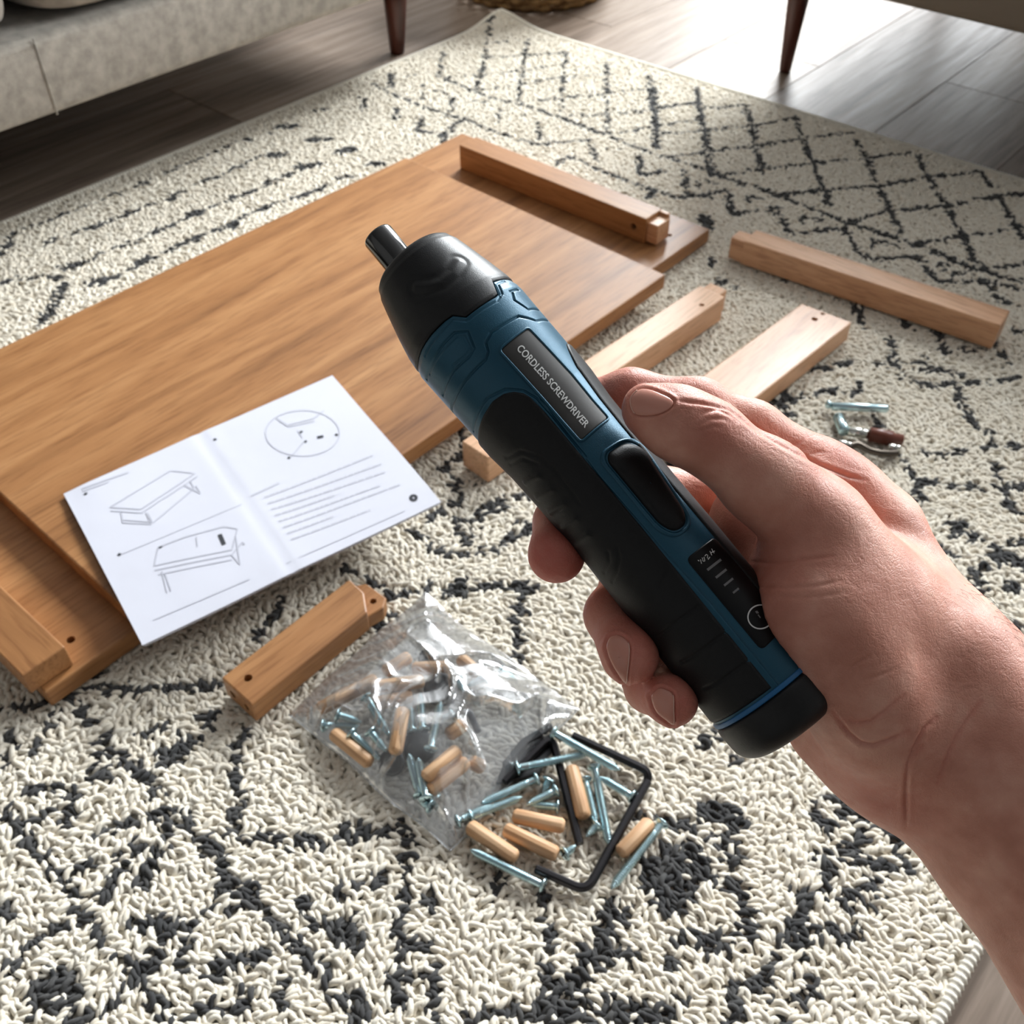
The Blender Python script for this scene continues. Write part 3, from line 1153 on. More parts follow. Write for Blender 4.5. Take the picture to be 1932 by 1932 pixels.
# leg on the rug at the right
t = root('square_beam', (0.915, -0.41, RT), 'wooden table leg with window sheen in its colour, lying alone on the rug at the upper right', 'beam')
solid('post', [(0.769, -0.443), (1.066, -0.417), (1.063, -0.383), (0.766, -0.411)], RT + 0.0004, RT + 0.031, M_SHEENX, t, 0.0012)
solid('tenon', [(0.752, -0.4435), (0.770, -0.443), (0.7685, -0.421), (0.7505, -0.4225)], RT + 0.002, RT + 0.0295, M_SHEENX, t, 0.001)

# rails behind the tool
t = root('side_rail', (0.79, -0.73, RT), 'narrow wooden rail with window sheen in its colour on the rug beside the near edge of the table top', 'rail')
solid('bar', [(0.763, -0.925), (0.797, -0.927), (0.8165, -0.560), (0.783, -0.558)], RT + 0.0004, RT + 0.031, M_SHEENY, t, 0.0014,
      [vcyl(0.806, -0.590, RT + 0.018, RT + 0.05, 0.0028)])
solid('tenon', [(0.786, -0.559), (0.808, -0.560), (0.809, -0.543), (0.787, -0.542)], RT + 0.002, RT + 0.0285, M_SHEENY, t, 0.001)
t = root('cross_rail', (0.9, -0.62, RT), 'broad wooden rail with window sheen in its colour and a dark drilled hole lying on the rug behind the fingers', 'rail')
solid('bar', [(0.866, -0.788), (0.925, -0.792), (0.941, -0.503), (0.882, -0.506)], RT + 0.0004, RT + 0.024, M_SHEENY, t, 0.0016,
      [vcyl(*F(1537, 602, RT + .024)[:2], RT + 0.012, RT + 0.04, 0.0034), vcyl(*F(1552, 592, RT + .024)[:2], RT + 0.014, RT + 0.04, 0.0024)])

# small block in front, with a half-lapped end
t = root('wooden_block', (0.82, -1.17, RT), 'small honey brown wooden block with a drilled hole on the rug beside the plastic bag', 'block')
zE = RT + 0.0225
hE = F(468, 1279, zE)
solid('bar', [(0.8035, -1.2325), (0.8400, -1.2335), (0.8165 + 0.0235, -1.118), (0.823, -1.1055), (0.8035, -1.1035)], RT + 0.0004, zE, M_WY, t, 0.0014,
      [vcyl(hE[0], hE[1], zE - 0.014, zE + 0.01, 0.0033), hcyl((0.8140, -1.2335, RT + 0.011), (0, 1, 0), 0.016, 0.0036),
       hcyl((0.8310, -1.2335, RT + 0.011), (0, 1, 0), 0.016, 0.0030)])
q = F(700, 1127, RT + .016)
solid('lap', [(0.8385, -1.119), (0.8415, -1.103), (0.836, -1.094), (0.812, -1.094), (0.806, -1.1035), (0.823, -1.106)], RT + 0.0005, RT + 0.0155, M_WY, t, 0.0012,
      [vcyl(0.8305, -1.1035, RT + 0.006, RT + 0.03, 0.0028)])

# block on the near left corner
t = root('corner_block', (0.6, -1.31, LZ), 'honey brown wooden bar lying across the near left corner of the lower board', 'block')
solid('bar', rect(0.38, 0.7065, -1.332, -1.2965), LZ + 0.0004, LZ + 0.0225, M_WX, t, 0.0014)

# ================================================================== instruction sheet
m = Mat('white_paper', srgb(214, 215, 226), 0.7)
v = m.coords()
m.bump(m.noise(v, 30, 2), 0.002, 0.25)
M_PAPER = m.m
M_INK = Mat('grey_print', srgb(188, 189, 200), 0.8).m
M_INK2 = Mat('pale_print', srgb(196, 197, 208), 0.8).m
M_INK3 = Mat('dark_print', srgb(52, 54, 60), 0.8).m
PZ = UZ + 0.0052
c0, c1, c2, c3 = F(119, 930, PZ - .0005), F(627, 708, PZ), F(832, 945, PZ), F(268, 1216, PZ - .0003)   # tl, tr, br, bl
man = root('instruction_sheet', tuple((c0 + c2) / 2 * np.array([1, 1, 0]) + np.array([0, 0, UZ])), 'folded white assembly sheet with grey table drawings lying on the table top', 'manual')


def sheet_pt(a, b, dz=0.0):
    p = (1 - a) * (1 - b) * c0 + a * (1 - b) * c1 + a * b * c2 + (1 - a) * b * c3
    crease = -0.0007 * np.exp(-((a - 0.47) / 0.012) ** 2) + 0.0005 * np.exp(-((a - 0.47) / 0.09) ** 2)
    sag = -0.0028 * max(0.0, b - 0.9) * 10 * 0.35 - 0.001 * np.exp(-(a / 0.05) ** 2) * np.exp(-(b / 0.12) ** 2)
    return p + np.array([0, 0, crease + sag + 0.0005 * math.sin(9 * a + 3 * b) * math.sin(7 * b) + dz])


def sheet_ab(x, y):
    """pixel of a printed mark -> sheet coordinates"""
    p = F(x, y, PZ + 0.0006)[:2]
    a, b = 0.5, 0.5
    for _ in range(12):
        q = sheet_pt(a, b)[:2]
        da, db = (sheet_pt(a + 1e-3, b)[:2] - q) / 1e-3, (sheet_pt(a, b + 1e-3)[:2] - q) / 1e-3
        s_ = np.linalg.solve(np.stack([da, db], 1), p - q)
        a, b = a + s_[0], b + s_[1]
    return a, b


def sheet_mesh(shrink, dz, name):
    na, nb = 56, 36
    V = [sheet_pt(shrink + (1 - 2 * shrink) * i / (na - 1), min(1, 0.0 + (1 - shrink * 0.3) * j / (nb - 1)), dz) for i in range(na) for j in range(nb)]
    V = np.array(V)
    f = grid_faces(na, nb)[:, ::-1]
    lo = V - np.array([0, 0, 0.0004])
    n = len(V)
    edge = [i * nb for i in range(na)] + [(na - 1) * nb + j for j in range(1, nb)] + [i * nb + nb - 1 for i in range(na - 2, -1, -1)] + [j for j in range(nb - 2, 0, -1)]
    e = np.array(edge)
    e2 = np.roll(e, -1)
    ne = len(e)
    k_ = np.arange(ne)
    side = np.stack([k_, np.roll(k_, -1), np.roll(k_, -1) + ne, k_ + ne], 1) + 2 * n
    return make(name, np.concatenate([V, lo, V[e], lo[e]]), np.concatenate([f, (f + n)[:, ::-1], side]), M_PAPER, man)


sheet_mesh(0.0, 0.0, 'page')
for k in range(1, 4):
    sheet_mesh(0.002 * k, -0.0008 * k, 'page')


def strip(pl, wdt, ox, oy, sc, lift=0.00035):
    """flat printed line following pixel points of a crop"""
    ab = [sheet_ab(ox + x / sc, oy + y / sc) for x, y in pl]
    P3 = []
    for i in range(len(ab) - 1):
        for k in range(6):
            t_ = k / 6
            P3.append(sheet_pt(ab[i][0] * (1 - t_) + ab[i + 1][0] * t_, ab[i][1] * (1 - t_) + ab[i + 1][1] * t_, lift))
    P3.append(sheet_pt(*ab[-1], lift))
    P3 = np.array(P3)
    tg = np.gradient(P3, axis=0)
    nn = np.stack([-tg[:, 1], tg[:, 0], 0 * tg[:, 0]], 1)
    nn /= np.linalg.norm(nn, axis=1)[:, None] + 1e-12
    V = np.concatenate([P3 + nn * wdt / 2, P3 - nn * wdt / 2])
    m_ = len(P3)
    return V, [(i, i + m_, i + 1 + m_, i + 1) for i in range(m_ - 1)]


def circ(cx, cy, rx, ry, n=28, a0=0, a1=2 * math.pi):
    return [(cx + rx * math.cos(a0 + (a1 - a0) * i / n), cy + ry * math.sin(a0 + (a1 - a0) * i / n)) for i in range(n + 1)]


MA = (0, 640, 2.147)
lines = [[(445, 680), (570, 687), (790, 540), (690, 530), (445, 680)], [(448, 694), (572, 702), (800, 552)], [(490, 695), (497, 742), (612, 747), (590, 700)],
         [(597, 702), (618, 742), (785, 602), (770, 572)], [(742, 588), (812, 622), (792, 590)], [(497, 730), (605, 738)],
         [(625, 915), (940, 852), (962, 768), (900, 758)], [(625, 915), (640, 840), (750, 800), (900, 760)], [(625, 934), (940, 872), (982, 822), (992, 832)],
         [(655, 938), (676, 1025)], [(668, 948), (692, 1018)], [(938, 872), (972, 912), (955, 800)], [(640, 952), (940, 892)], [(795, 800), (800, 840)]]
v, f = join([strip(p, 0.0010, *MA) for p in lines])
tag(make('table_drawing', v, f, M_INK, man, False), kind='stuff')
lines = [circ(1225, 380, 150, 92), [(1120, 320), (1165, 348), (1270, 322), (1312, 290)], [(1130, 330), (1170, 355), (1275, 332)], [(1180, 475), (1235, 410)], [(1205, 370), (1225, 400)]]
v, f = join([strip(p, 0.0009, *MA) for p in lines])
tag(make('circled_drawing', v, f, M_INK, man, False), kind='stuff')
lines = [[(890, 790), (908, 832)], [(1285, 398), (1310, 392)], [(865, 403), (876, 406)], [(340, 622), (352, 624)], [(476, 868), (488, 870)], [(646, 838), (654, 842)], [(1358, 384), (1368, 388)], [(1165, 478), (1176, 480)], [(1215, 380), (1224, 372)], [(1234, 412), (1242, 416)]]
for k_, p_ in enumerate(lines):
    v, f = strip(p_, 0.0034 if k_ < 2 else 0.0026, *MA)
    make('printed_mark', v, f, M_INK3, man, False)
v, f = strip(circ(1675, 640, 11, 9), 0.0028, *MA)
make('page_number', v, f, M_INK3, man, False)
txt = []
rs = random.Random(4)
for (xa, ya), (xb, yb) in [((1018, 634), (1130, 580)), ((330, 602), (520, 536)), ((334, 612), (440, 576))]:
    txt.append(strip([(xa, ya), (xb, yb)], 0.0017, *MA))
for (xa, ya), (xb, yb) in [((1070, 640), (1510, 470)), ((1085, 664), (1545, 505)), ((1098, 688), (1560, 538)), ((1114, 712), (1360, 628)), ((1130, 736), (1545, 590)), ((1148, 760), (1620, 588)), ((1164, 785), (1350, 716)), ((1180, 810), (1500, 690))]:
    L = math.hypot(xb - xa, yb - ya)
    q = 0.0
    while q < L - 8:
        w_ = min(L - q, rs.uniform(12, 42))
        txt.append(strip([(xa + (xb - xa) * q / L, ya + (yb - ya) * q / L), (xa + (xb - xa) * (q + w_) / L, ya + (yb - ya) * (q + w_) / L)], 0.0016, *MA))
        q += w_ + rs.uniform(3, 7)
v, f = join(txt)
tag(make('printed_text', v, f, M_INK2, man, False), kind='stuff')
v, f = join([strip([(620, 1135), (1010, 968)], 0.0010, *MA), strip([(1160, 905), (1640, 690)], 0.0010, *MA), strip([(490, 868), (980, 668)], 0.0007, *MA)])
tag(make('ruled_line', v, f, M_INK2, man, False), kind='stuff')

# ================================================================== screws, dowels, keys
M_ZINC = Mat('zinc_steel', srgb(186, 212, 218), 0.26, Metallic=1.0).m
M_CHROME = Mat('chrome_steel', srgb(214, 214, 206), 0.16, Metallic=1.0).m
M_BLACKSTEEL = Mat('black_oxide_steel', srgb(46, 44, 46), 0.32, Metallic=0.7).m
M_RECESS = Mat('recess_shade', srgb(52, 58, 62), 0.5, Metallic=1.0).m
m = Mat('beech_dowel', srgb(226, 184, 138), 0.5)
v = m.coords((20, 260, 260))
m.col(m.ramp(m.noise(v, 1.0, 3), [(0.35, srgb(200, 154, 112)), (0.65, srgb(226, 186, 146))]))
M_DOWEL = m.m
M_BROWN = Mat('brown_plastic', srgb(112, 56, 38), 0.35).m
M_BLKPL = Mat('black_plastic', srgb(26, 26, 28), 0.4).m


def screw_meshes(L, r=0.0028, rh=0.0052):
    n, mm = int(L / 0.00026), 14
    xs = np.linspace(0.0022, L, n)
    th = np.arange(mm) * 2 * math.pi / mm
    Xg, T = np.meshgrid(xs, th, indexing='ij')
    pitch = 0.0017
    tri = 2 * np.abs(((Xg / pitch - T / (2 * math.pi)) % 1.0) - 0.5)
    fade = np.clip((Xg - L * 0.16) / 0.003, 0, 1)
    tip = np.clip((L - Xg) / 0.006, 0.02, 1) ** 0.6
    R_ = (r * 0.78 + r * 0.42 * tri * fade + (1 - fade) * r * 0.16) * tip
    V = np.stack([Xg, R_ * np.cos(T), R_ * np.sin(T)], -1).reshape(-1, 3)
    sh = D.meshes.new('shank')
    o = make('shank', V, grid_faces(n, mm, True), M_ZINC)
    sh = o.data
    D.objects.remove(o)
    v, f = lathe([(0.0, 0.0002), (0.0001, rh * 0.7), (0.0007, rh * 0.95), (0.0013, rh), (0.0018, rh * 0.92), (0.0034, r * 0.9)], 20)
    o = make('head', v, f, M_ZINC)
    hd = o.data
    D.objects.remove(o)
    bm = bmesh.new()
    bm_box(-0.00012, 0.0003, -rh * 0.58, rh * 0.58, -0.0005, 0.0005, bm=bm)
    bm_box(-0.00012, 0.0003, -0.0005, 0.0005, -rh * 0.58, rh * 0.58, bm=bm)
    o = from_bm('cross_recess', bm, M_RECESS)
    cr = o.data
    D.objects.remove(o)
    return sh, hd, cr


SCREWS = {}


def orient(o, p, q, roll=0.0):
    d = Vector(q) - Vector(p)
    o.location = Vector(p)
    o.rotation_mode = 'QUATERNION'
    o.rotation_quaternion = d.to_track_quat('X', 'Z') @ Matrix.Rotation(roll, 4, 'X').to_quaternion()


def screw(p, q, label, group, L=None):
    """p head point, q tip point"""
    d = np.linalg.norm(np.array(q) - np.array(p))
    L = round(min(0.062, max(0.012, d)) / 0.004) * 0.004
    if L not in SCREWS:
        SCREWS[L] = screw_meshes(L)
    r = root('wood_screw', p, label, 'screw', group)
    orient(r, p, q, random.uniform(0, 6))
    for nm, me in zip(('shank', 'head'), SCREWS[L][:2]):
        c_ = D.objects.new(nm, me)
        c_.parent = r
        COL.objects.link(c_)
    cr = D.objects.new('cross_recess', SCREWS[L][2])
    cr.parent = r.children[-1] if r.children[-1].name.startswith('head') else [x for x in r.children if x.name.startswith('head')][0]
    COL.objects.link(cr)
    return r


def dowel_mesh(L, r=0.0053):
    prof = [(0, r * 0.62), (0.0006, r * 0.78), (0.0022, r), (L - 0.0022, r), (L - 0.0006, r * 0.78), (L, r * 0.62)]
    n = 36
    V, Fc = lathe(prof, n)
    for i, v_ in enumerate(V):
        ring, j = divmod(i, n)
        if 2 <= ring <= 3 and j % 3 == 0:
            V[i, 1:] *= 0.93
    o = make('dowel', V, Fc, M_DOWEL)
    me = o.data
    D.objects.remove(o)
    return me


DOWELS = {}


def dowel(p, q, label, group):
    d = np.linalg.norm(np.array(q) - np.array(p))
    L = round(min(0.044, max(0.012, d)) / 0.004) * 0.004
    if L not in DOWELS:
        DOWELS[L] = dowel_mesh(L)
    o = D.objects.new('wooden_dowel', DOWELS[L])
    COL.objects.link(o)
    tag(o, label, 'dowel', group)
    orient(o, p, q, random.uniform(0, 6))
    return o


def hexkey(pts, r, label, group=None, n=10):
    """bent six-sided key through world points (corner gets an arc)"""
    pts = [np.array(p, float) for p in pts]
    path = [pts[0]]
    for i in range(1, len(pts) - 1):
        a, b, c = pts[i - 1], pts[i], pts[i + 1]
        ra = 0.009
        s_, e_ = b + (a - b) / np.linalg.norm(a - b) * ra, b + (c - b) / np.linalg.norm(c - b) * ra
        for k in range(n + 1):
            t_ = k / n
            path.append((1 - t_) ** 2 * s_ + 2 * t_ * (1 - t_) * b + t_ * t_ * e_)
    path.append(pts[-1])
    path = np.array(path)
    v, f = tube(path, r, 6)
    o = make('hex_key', v, f, M_BLACKSTEEL, None, False)
    md = o.modifiers.new('b', 'BEVEL')
    md.width, md.segments, md.limit_method, md.angle_limit = r * 0.18, 1, 'ANGLE', math.radians(40)
    return tag(o, label, 'hex key', group)


CB = (840, 1340, 4.2)


def cp(x, y, h, c=CB):
    return F(c[0] + x / c[2], c[1] + y / c[2], h)


SR, DR = RT + 0.0015, RT + 0.0042
GS, GD = 'loose screws on the rug', 'loose dowels on the rug'
for (a, b, ha, hb, lab) in [
    ((790, 1395), (200, 1105), .0035, .0015, 'long zinc screw lying nearest the camera with its head by the bent black hex key'),
    ((1725, 885), (1315, 1415), .0035, .001, 'long zinc screw at the right end of the pile beside a lone dowel'),
    ((560, 462), (1135, 345), .007, .009, 'zinc screw crossing under another screw with its head beside the plastic bag'),
    ((850, 172), (1392, 480), .012, .013, 'topmost zinc screw of the pile, its head touching the right corner of the bag'),
    ((735, 540), (270, 745), .006, .004, 'zinc screw with its thread end pointing left toward the bottom of the bag'),
    ((890, 630), (655, 745), .006, .004, 'half covered zinc screw with a flat head leaning against the middle hex key'),
    ((1180, 440), (1298, 1055), .004, .002, 'longer of the two parallel zinc screws right of the upright dowel'),
    ((1105, 540), (1190, 895), .003, .002, 'shorter of the two parallel zinc screws, next to the upright dowel'),
    ((1495, 690), (1235, 535), .003, .003, 'small pale zinc screw inside the corner of the two long hex keys'),
    ((190, 850), (600, 690), .004, .003, 'zinc screw behind the two left dowels with a rounded head at the bag edge'),
    ((905, 765), (655, 745), .002, .002, 'short zinc screw lying just above the top dowel of the front pair'),
    ((85, 885), (390, 745), .005, .004, 'zinc screw half hidden under the lower right edge of the plastic bag'),
    ((1205, 905), (1105, 1015), .003, .003, 'very short zinc bolt at the tip of the middle hex key'),
    ((935, 1145), (1005, 1095), .003, .002, 'tiny zinc screw lying between the front dowels and the middle hex key'),
    ((830, 535), (800, 600), .006, .003, 'stubby zinc screw standing head up among the black keys'),
]:
    screw(cp(*a, SR + ha), cp(*b, SR + hb), lab, GS)
for (a, b, h, lab) in [
    ((185, 915), (565, 1175), 0.001, 'beech dowel at the front left of the pile above the nearest screw'),
    ((470, 940), (885, 1145), 0.001, 'beech dowel in the middle of the front row of three'),
    ((535, 835), (965, 925), 0.0025, 'beech dowel lying level above the middle front dowel'),
    ((1000, 448), (1095, 835), 0.0025, 'ribbed beech dowel lying upright beside the middle hex key'),
    ((1625, 885), (1385, 1135), 0.001, 'beech dowel at the right beside the long outer screw'),
]:
    dowel(cp(*a, DR + h), cp(*b, DR + h), lab, GD)
hexkey([cp(715, 1255, RT + .003), cp(1120, 1435, RT + .003), cp(1605, 560, RT + .004)], 0.0034, 'black bent hex key with its short arm nearest the camera', 'black hex keys')
hexkey([cp(1010, 200, RT + .004), cp(1640, 495, RT + .005), cp(1600, 560, RT + .001)], 0.0034, 'straight looking black hex key at the top right of the pile', 'black hex keys')
hexkey([cp(1065, 1060, RT + .003), cp(845, 205, RT + .006), cp(470, 570, RT + .004)], 0.0031, 'black hex key in the middle of the pile running under the crossed screws', 'black hex keys')

wp = [cp(x, y, 0)[:2] for x, y in ((835, 215), (600, 350), (450, 540), (400, 660), (560, 640), (740, 600), (800, 470), (865, 400))]
bk = root('black_wedge', tuple(np.mean(wp, 0)) + (RT,), 'flat black wedge shape half under the right edge of the bag', 'bracket')  # flat black wedge that fills a dark area beside the bag
from_bm('plate', bm_prism(wp, RT - 0.001, RT + 0.0030, 0.0008, 2), M_BLKPL, bk)
wq = [cp(x, y, 0)[:2] for x, y in ((835, 215), (600, 350), (450, 540), (490, 560), (640, 395), (850, 260))]
from_bm('wedge_ridge', bm_prism(wq, RT + 0.0025, RT + 0.0085, 0.0006, 2), M_BLKPL, bk)

# small fittings at the right
CD = (1520, 720, 8.05)
FZ = RT + 0.0045
r = root('connector_bolt', cp(370, 360, FZ, CD), 'bright zinc bolt lying level at the top of the fittings right of the hand', 'bolt')
p0, p1 = cp(395, 375, FZ + .001, CD), cp(1255, 410, FZ + .001, CD)
d_ = (p1 - p0) / np.linalg.norm(p1 - p0)
v, f = tube([p0, p0 + d_ * 0.0005, p1 - d_ * 0.002, p1], [0.0030, 0.0041, 0.0041, 0.0026], 20)
make('shank', v, f, M_ZINC, r)
hc = cp(345, 350, FZ + .001, CD)
v, f = tube([hc - d_ * 0.003, hc - d_ * 0.002, hc, hc + d_ * 0.002, hc + d_ * 0.003], [0.0015, 0.0036, 0.0045, 0.0036, 0.0015], 16)
make('head', v, f, M_ZINC, r)
p0, p1 = cp(490, 530, FZ, CD), cp(590, 770, FZ + .002, CD)
d_ = (p1 - p0) / np.linalg.norm(p1 - p0)
v, f = tube([p0, p0 + d_ * 0.001, p1 - d_ * 0.001, p1], [0.0036, 0.0054, 0.0054, 0.0036], 20)
tag(make('steel_pin', v, f, M_ZINC), 'short thick zinc pin standing below the level bolt right of the hand', 'pin')
p0, p1 = cp(640, 755, FZ + .001, CD), cp(985, 800, FZ + .001, CD)
d_ = (p1 - p0) / np.linalg.norm(p1 - p0)
v, f = tube([p0, p0 + d_ * .0006, p1 - d_ * .0006, p1], [0.0036, 0.0050, 0.0050, 0.0036], 20)
r = root('barrel_nut', p0, 'chrome barrel with a brown cap lying below the bolt right of the hand', 'fitting')
make('barrel', v, f, M_CHROME, r)
p0, p1 = cp(960, 800, FZ + .001, CD), cp(1480, 890, FZ, CD)
d_ = (p1 - p0) / np.linalg.norm(p1 - p0)
L_ = np.linalg.norm(p1 - p0)
v, f = tube([p0, p0 + d_ * .0006, p0 + d_ * L_ * .68, p0 + d_ * L_ * .72, p1 - d_ * .001, p1], [0.0058, 0.0072, 0.0072, 0.0056, 0.0056, 0.0044], 24)
make('brown_cap', v, f, M_BROWN, r)
p0, p1 = cp(490, 930, FZ, CD), cp(700, 975, FZ, CD)
v, f = tube([p0, p0 * .9 + p1 * .1, p0 * .1 + p1 * .9, p1], [0.0024, 0.0036, 0.0036, 0.0024], 18)
tag(make('steel_pin', v, f, M_CHROME), 'short chrome pin beside the knuckle, half hidden by the hand', 'pin')
p0, p1 = cp(1245, 995, FZ, CD), cp(1440, 1012, FZ, CD)
v, f = tube([p0, p0 * .9 + p1 * .1, p0 * .1 + p1 * .9, p1], [0.0024, 0.0034, 0.0034, 0.0024], 18)
tag(make('steel_pin', v, f, M_CHROME), 'small chrome ring shaped pin below the brown cap', 'pin')
arc = catmull([cp(620, 1000, FZ - .001, CD), cp(800, 960, FZ, CD), cp(980, 1050, FZ, CD), cp(1180, 1090, FZ, CD), cp(1400, 1085, FZ - .001, CD)], 8)
v, f = tube(arc, 0.0034, 10)
tag(make('curved_bracket', v, f, Mat('dark_bronze', srgb(92, 84, 76), 0.3, Metallic=0.9).m), 'dark curved metal bracket under the chrome fittings right of the hand', 'bracket')

# ================================================================== the plastic bag and what is in it
CI = (560, 1120, 3.45)
G1, G2 = 'dowels inside the plastic bag', 'screws inside the plastic bag'
BZ = RT + 0.0035
for (a, b, ha, hb, lab) in [
    ((565, 515), (740, 405), 8, 10, 'beech dowel inside the bag at its upper left above the long pair'),
    ((750, 490), (1000, 480), 9, 9, 'beech dowel inside the bag lying level under the black round plug'),
    ((140, 755), (420, 610), 5, 8, 'beech dowel at the left inside the bag slanting up to the right'),
    ((400, 625), (525, 550), 12, 13, 'short looking dowel resting on the left end of the long pair in the bag'),
    ((480, 615), (815, 570), 14, 15, 'upper beech dowel of the level pair at the top left of the bag'),
    ((510, 715), (745, 665), 9, 9, 'lower beech dowel of the level pair at the top left of the bag'),
    ((640, 1040), (690, 755), 18, 20, 'pale beech dowel standing upright in the middle of the bag'),
    ((235, 905), (470, 1095), 6, 8, 'beech dowel at the lower left inside the bag'),
    ((830, 1205), (1065, 1005), 18, 19, 'upper dowel of the slanting pair at the lower right inside the bag'),
    ((850, 1295), (1110, 1090), 12, 13, 'lower dowel of the slanting pair at the lower right inside the bag'),
    ((980, 925), (1100, 840), 10, 11, 'dowel peeping out behind the fold in the middle right of the bag'),
    ((1060, 420), (1200, 540), 8, 8, 'dowel inside the bag at the top right under the bright folds'),
    ((1125, 1090), (1225, 1140), 6, 6, 'stub of a dowel right of the slanting pair inside the bag'),
]:
    dowel(cp(*a, BZ + ha * .001, CI), cp(*b, BZ + hb * .001, CI), lab, G1)
for (a, b, ha, hb, lab) in [
    ((448, 665), (600, 920), 19, 12, 'long zinc screw left of the upright dowel inside the bag'),
    ((255, 785), (410, 835), 12, 9, 'zinc screw with a bright head at the far left inside the bag'),
    ((160, 858), (410, 862), 5, 6, 'dull zinc screw lying level at the far left of the bag'),
    ((472, 890), (580, 1025), 18, 13, 'shorter zinc screw with round head left of the upright dowel'),
    ((350, 905), (550, 1085), 11, 9, 'zinc screw above the lower left dowel inside the bag'),
    ((820, 895), (802, 645), 14, 16, 'upright zinc screw right of the upright dowel inside the bag'),
    ((868, 1020), (940, 695), 20, 22, 'foremost zinc screw in the bag, head down right of centre'),
    ((1020, 780), (905, 845), 17, 16, 'small zinc screw crossing behind the foremost one in the bag'),
    ((755, 910), (742, 730), 10, 10, 'thin zinc screw directly right of the upright dowel'),
    ((805, 1320), (725, 1030), 10, 9, 'zinc screw pointing up at the lower middle of the bag'),
    ((845, 1345), (790, 1070), 15, 12, 'zinc screw with bright head next to the slanting dowel pair'),
    ((880, 1390), (780, 1330), 9, 8, 'lowest zinc screw in the bag near its bottom corner'),
    ((1235, 540), (1100, 605), 12, 11, 'zinc screw near the top right under the bright folds of the bag'),
    ((1315, 505), (1450, 570), 10, 9, 'zinc screw at the right edge inside the bag'),
    ((1045, 555), (1090, 650), 13, 10, 'short zinc screw beside the black plug in the bag'),
]:
    screw(cp(*a, BZ + ha * .001, CI), cp(*b, BZ + hb * .001, CI), lab, G2)
for (x, y, h, rr_, lab) in [(860, 410, 9, .0080, 'small round black plug at the top of the bag contents'), (935, 610, 10, .0125, 'large round black plug in the upper middle of the bag'),
                            (620, 1085, 8, .0095, 'black plug below the upright dowel in the bag'), (800, 985, 5, .0120, 'black disc deep in the middle of the bag')]:  # the deepest disc fills a dark area among the contents
    c_ = cp(x, y, BZ + h * .001, CI)
    v, f = lathe([(0, rr_ * 0.9), (0.001, rr_), (0.005, rr_), (0.0062, rr_ * 0.9), (0.0066, rr_ * 0.55), (0.0050, rr_ * 0.45), (0.0049, 0.0003)], 28, 'Z')
    o = make('round_plug', v, f, M_BLKPL, None, True)
    o.location = c_ - np.array([0, 0, 0.004])
    o.rotation_euler = (0.35, 0.2, 0)
    tag(o, lab, 'plug', 'black plugs in the plastic bag')
hexkey([cp(690, 960, BZ + .006, CI), cp(1110, 740, BZ + .008, CI), cp(1180, 900, BZ + .008, CI)], 0.0028, 'black hex key inside the bag behind the foremost screw', 'black hex keys')

m = Mat('clear_plastic', (1, 1, 1, 1), 0.1)
m.t.nodes.remove(m.b)
tr = m.n('ShaderNodeBsdfTransparent')
tr.inputs[0].default_value = (0.95, 0.96, 0.97, 1)
gl = m.n('ShaderNodeBsdfGlossy', i_Roughness=0.2)
df = m.n('ShaderNodeBsdfDiffuse')
df.inputs[0].default_value = (0.86, 0.88, 0.90, 1)
lw = m.n('ShaderNodeLayerWeight', i_Blend=0.42)
v = m.coords()
nz = m.noise(v, 48, 2, 0.5, 1.5)
bp = m.n('ShaderNodeBump', i_Strength=0.35, i_Distance=0.003)
m.l(nz, bp.inputs['Height'])
m.l(bp.outputs[0], gl.inputs['Normal'])
m.l(bp.outputs[0], lw.inputs['Normal'])
m1 = m.n('ShaderNodeMixShader')
m2 = m.n('ShaderNodeMixShader', i_0=0.12)
m.l(tr.outputs[0], m2.inputs[1])
m.l(df.outputs[0], m2.inputs[2])
m.l(m.math('ADD', m.math('MULTIPLY', lw.outputs['Fresnel'], 0.52), 0.025), m1.inputs[0])
m.l(m2.outputs[0], m1.inputs[1])
m.l(gl.outputs[0], m1.inputs[2])
m.l(m1.outputs[0], m.t.nodes['Material Output'].inputs[0])
M_BAG = m.m

bq = [F(800, 1120, RT), F(1088, 1335, RT), F(850, 1606, RT), F(540, 1345, RT)]     # top, right, bottom, left
bag = root('plastic_bag', tuple(np.mean(bq, 0)), 'crumpled clear plastic bag full of dowels and screws on the rug', 'bag')


def vnoise(x, y, seed):
    r_ = np.random.default_rng(seed)
    out = np.zeros_like(x)
    for k in range(14):
        th = r_.uniform(0, math.pi * 2)
        fr = r_.uniform(5, 26)
        out += np.sin((x * math.cos(th) + y * math.sin(th)) * fr + r_.uniform(0, 6)) / (fr ** 0.55)
    return out


nb_ = 150
A, B = np.meshgrid(np.linspace(0, 1, nb_), np.linspace(0, 1, nb_), indexing='ij')   # a: top->right, b: top->left
q = [(1 - A) * (1 - B), A * (1 - B), A * B, (1 - A) * B]
XY = sum(qq[..., None] * p[:2] for qq, p in zip(q, bq))
edge = np.clip(np.minimum(np.minimum(A, 1 - A), np.minimum(B, 1 - B)) / 0.30, 0, 1)
dome = np.sin(edge * math.pi / 2) ** 0.9
zipw = np.clip((A - 0.0) / 0.22, 0, 1) * np.clip(B / 0.22, 0, 1)        # empty flat part towards the top corner
dome = dome * (0.35 + 0.65 * zipw ** 0.7)
nzv = vnoise(A, B, 3)
ridge = 1 - np.abs(np.clip(vnoise(A * 1.3 + 0.12 * nzv, B * 1.3 - 0.1 * nzv, 8) * 1.4, -1, 1))
crump = np.clip((A - 0.35) / 0.3, 0, 1) * np.clip((0.75 - B) / 0.3, 0, 1)        # crumpled right shoulder
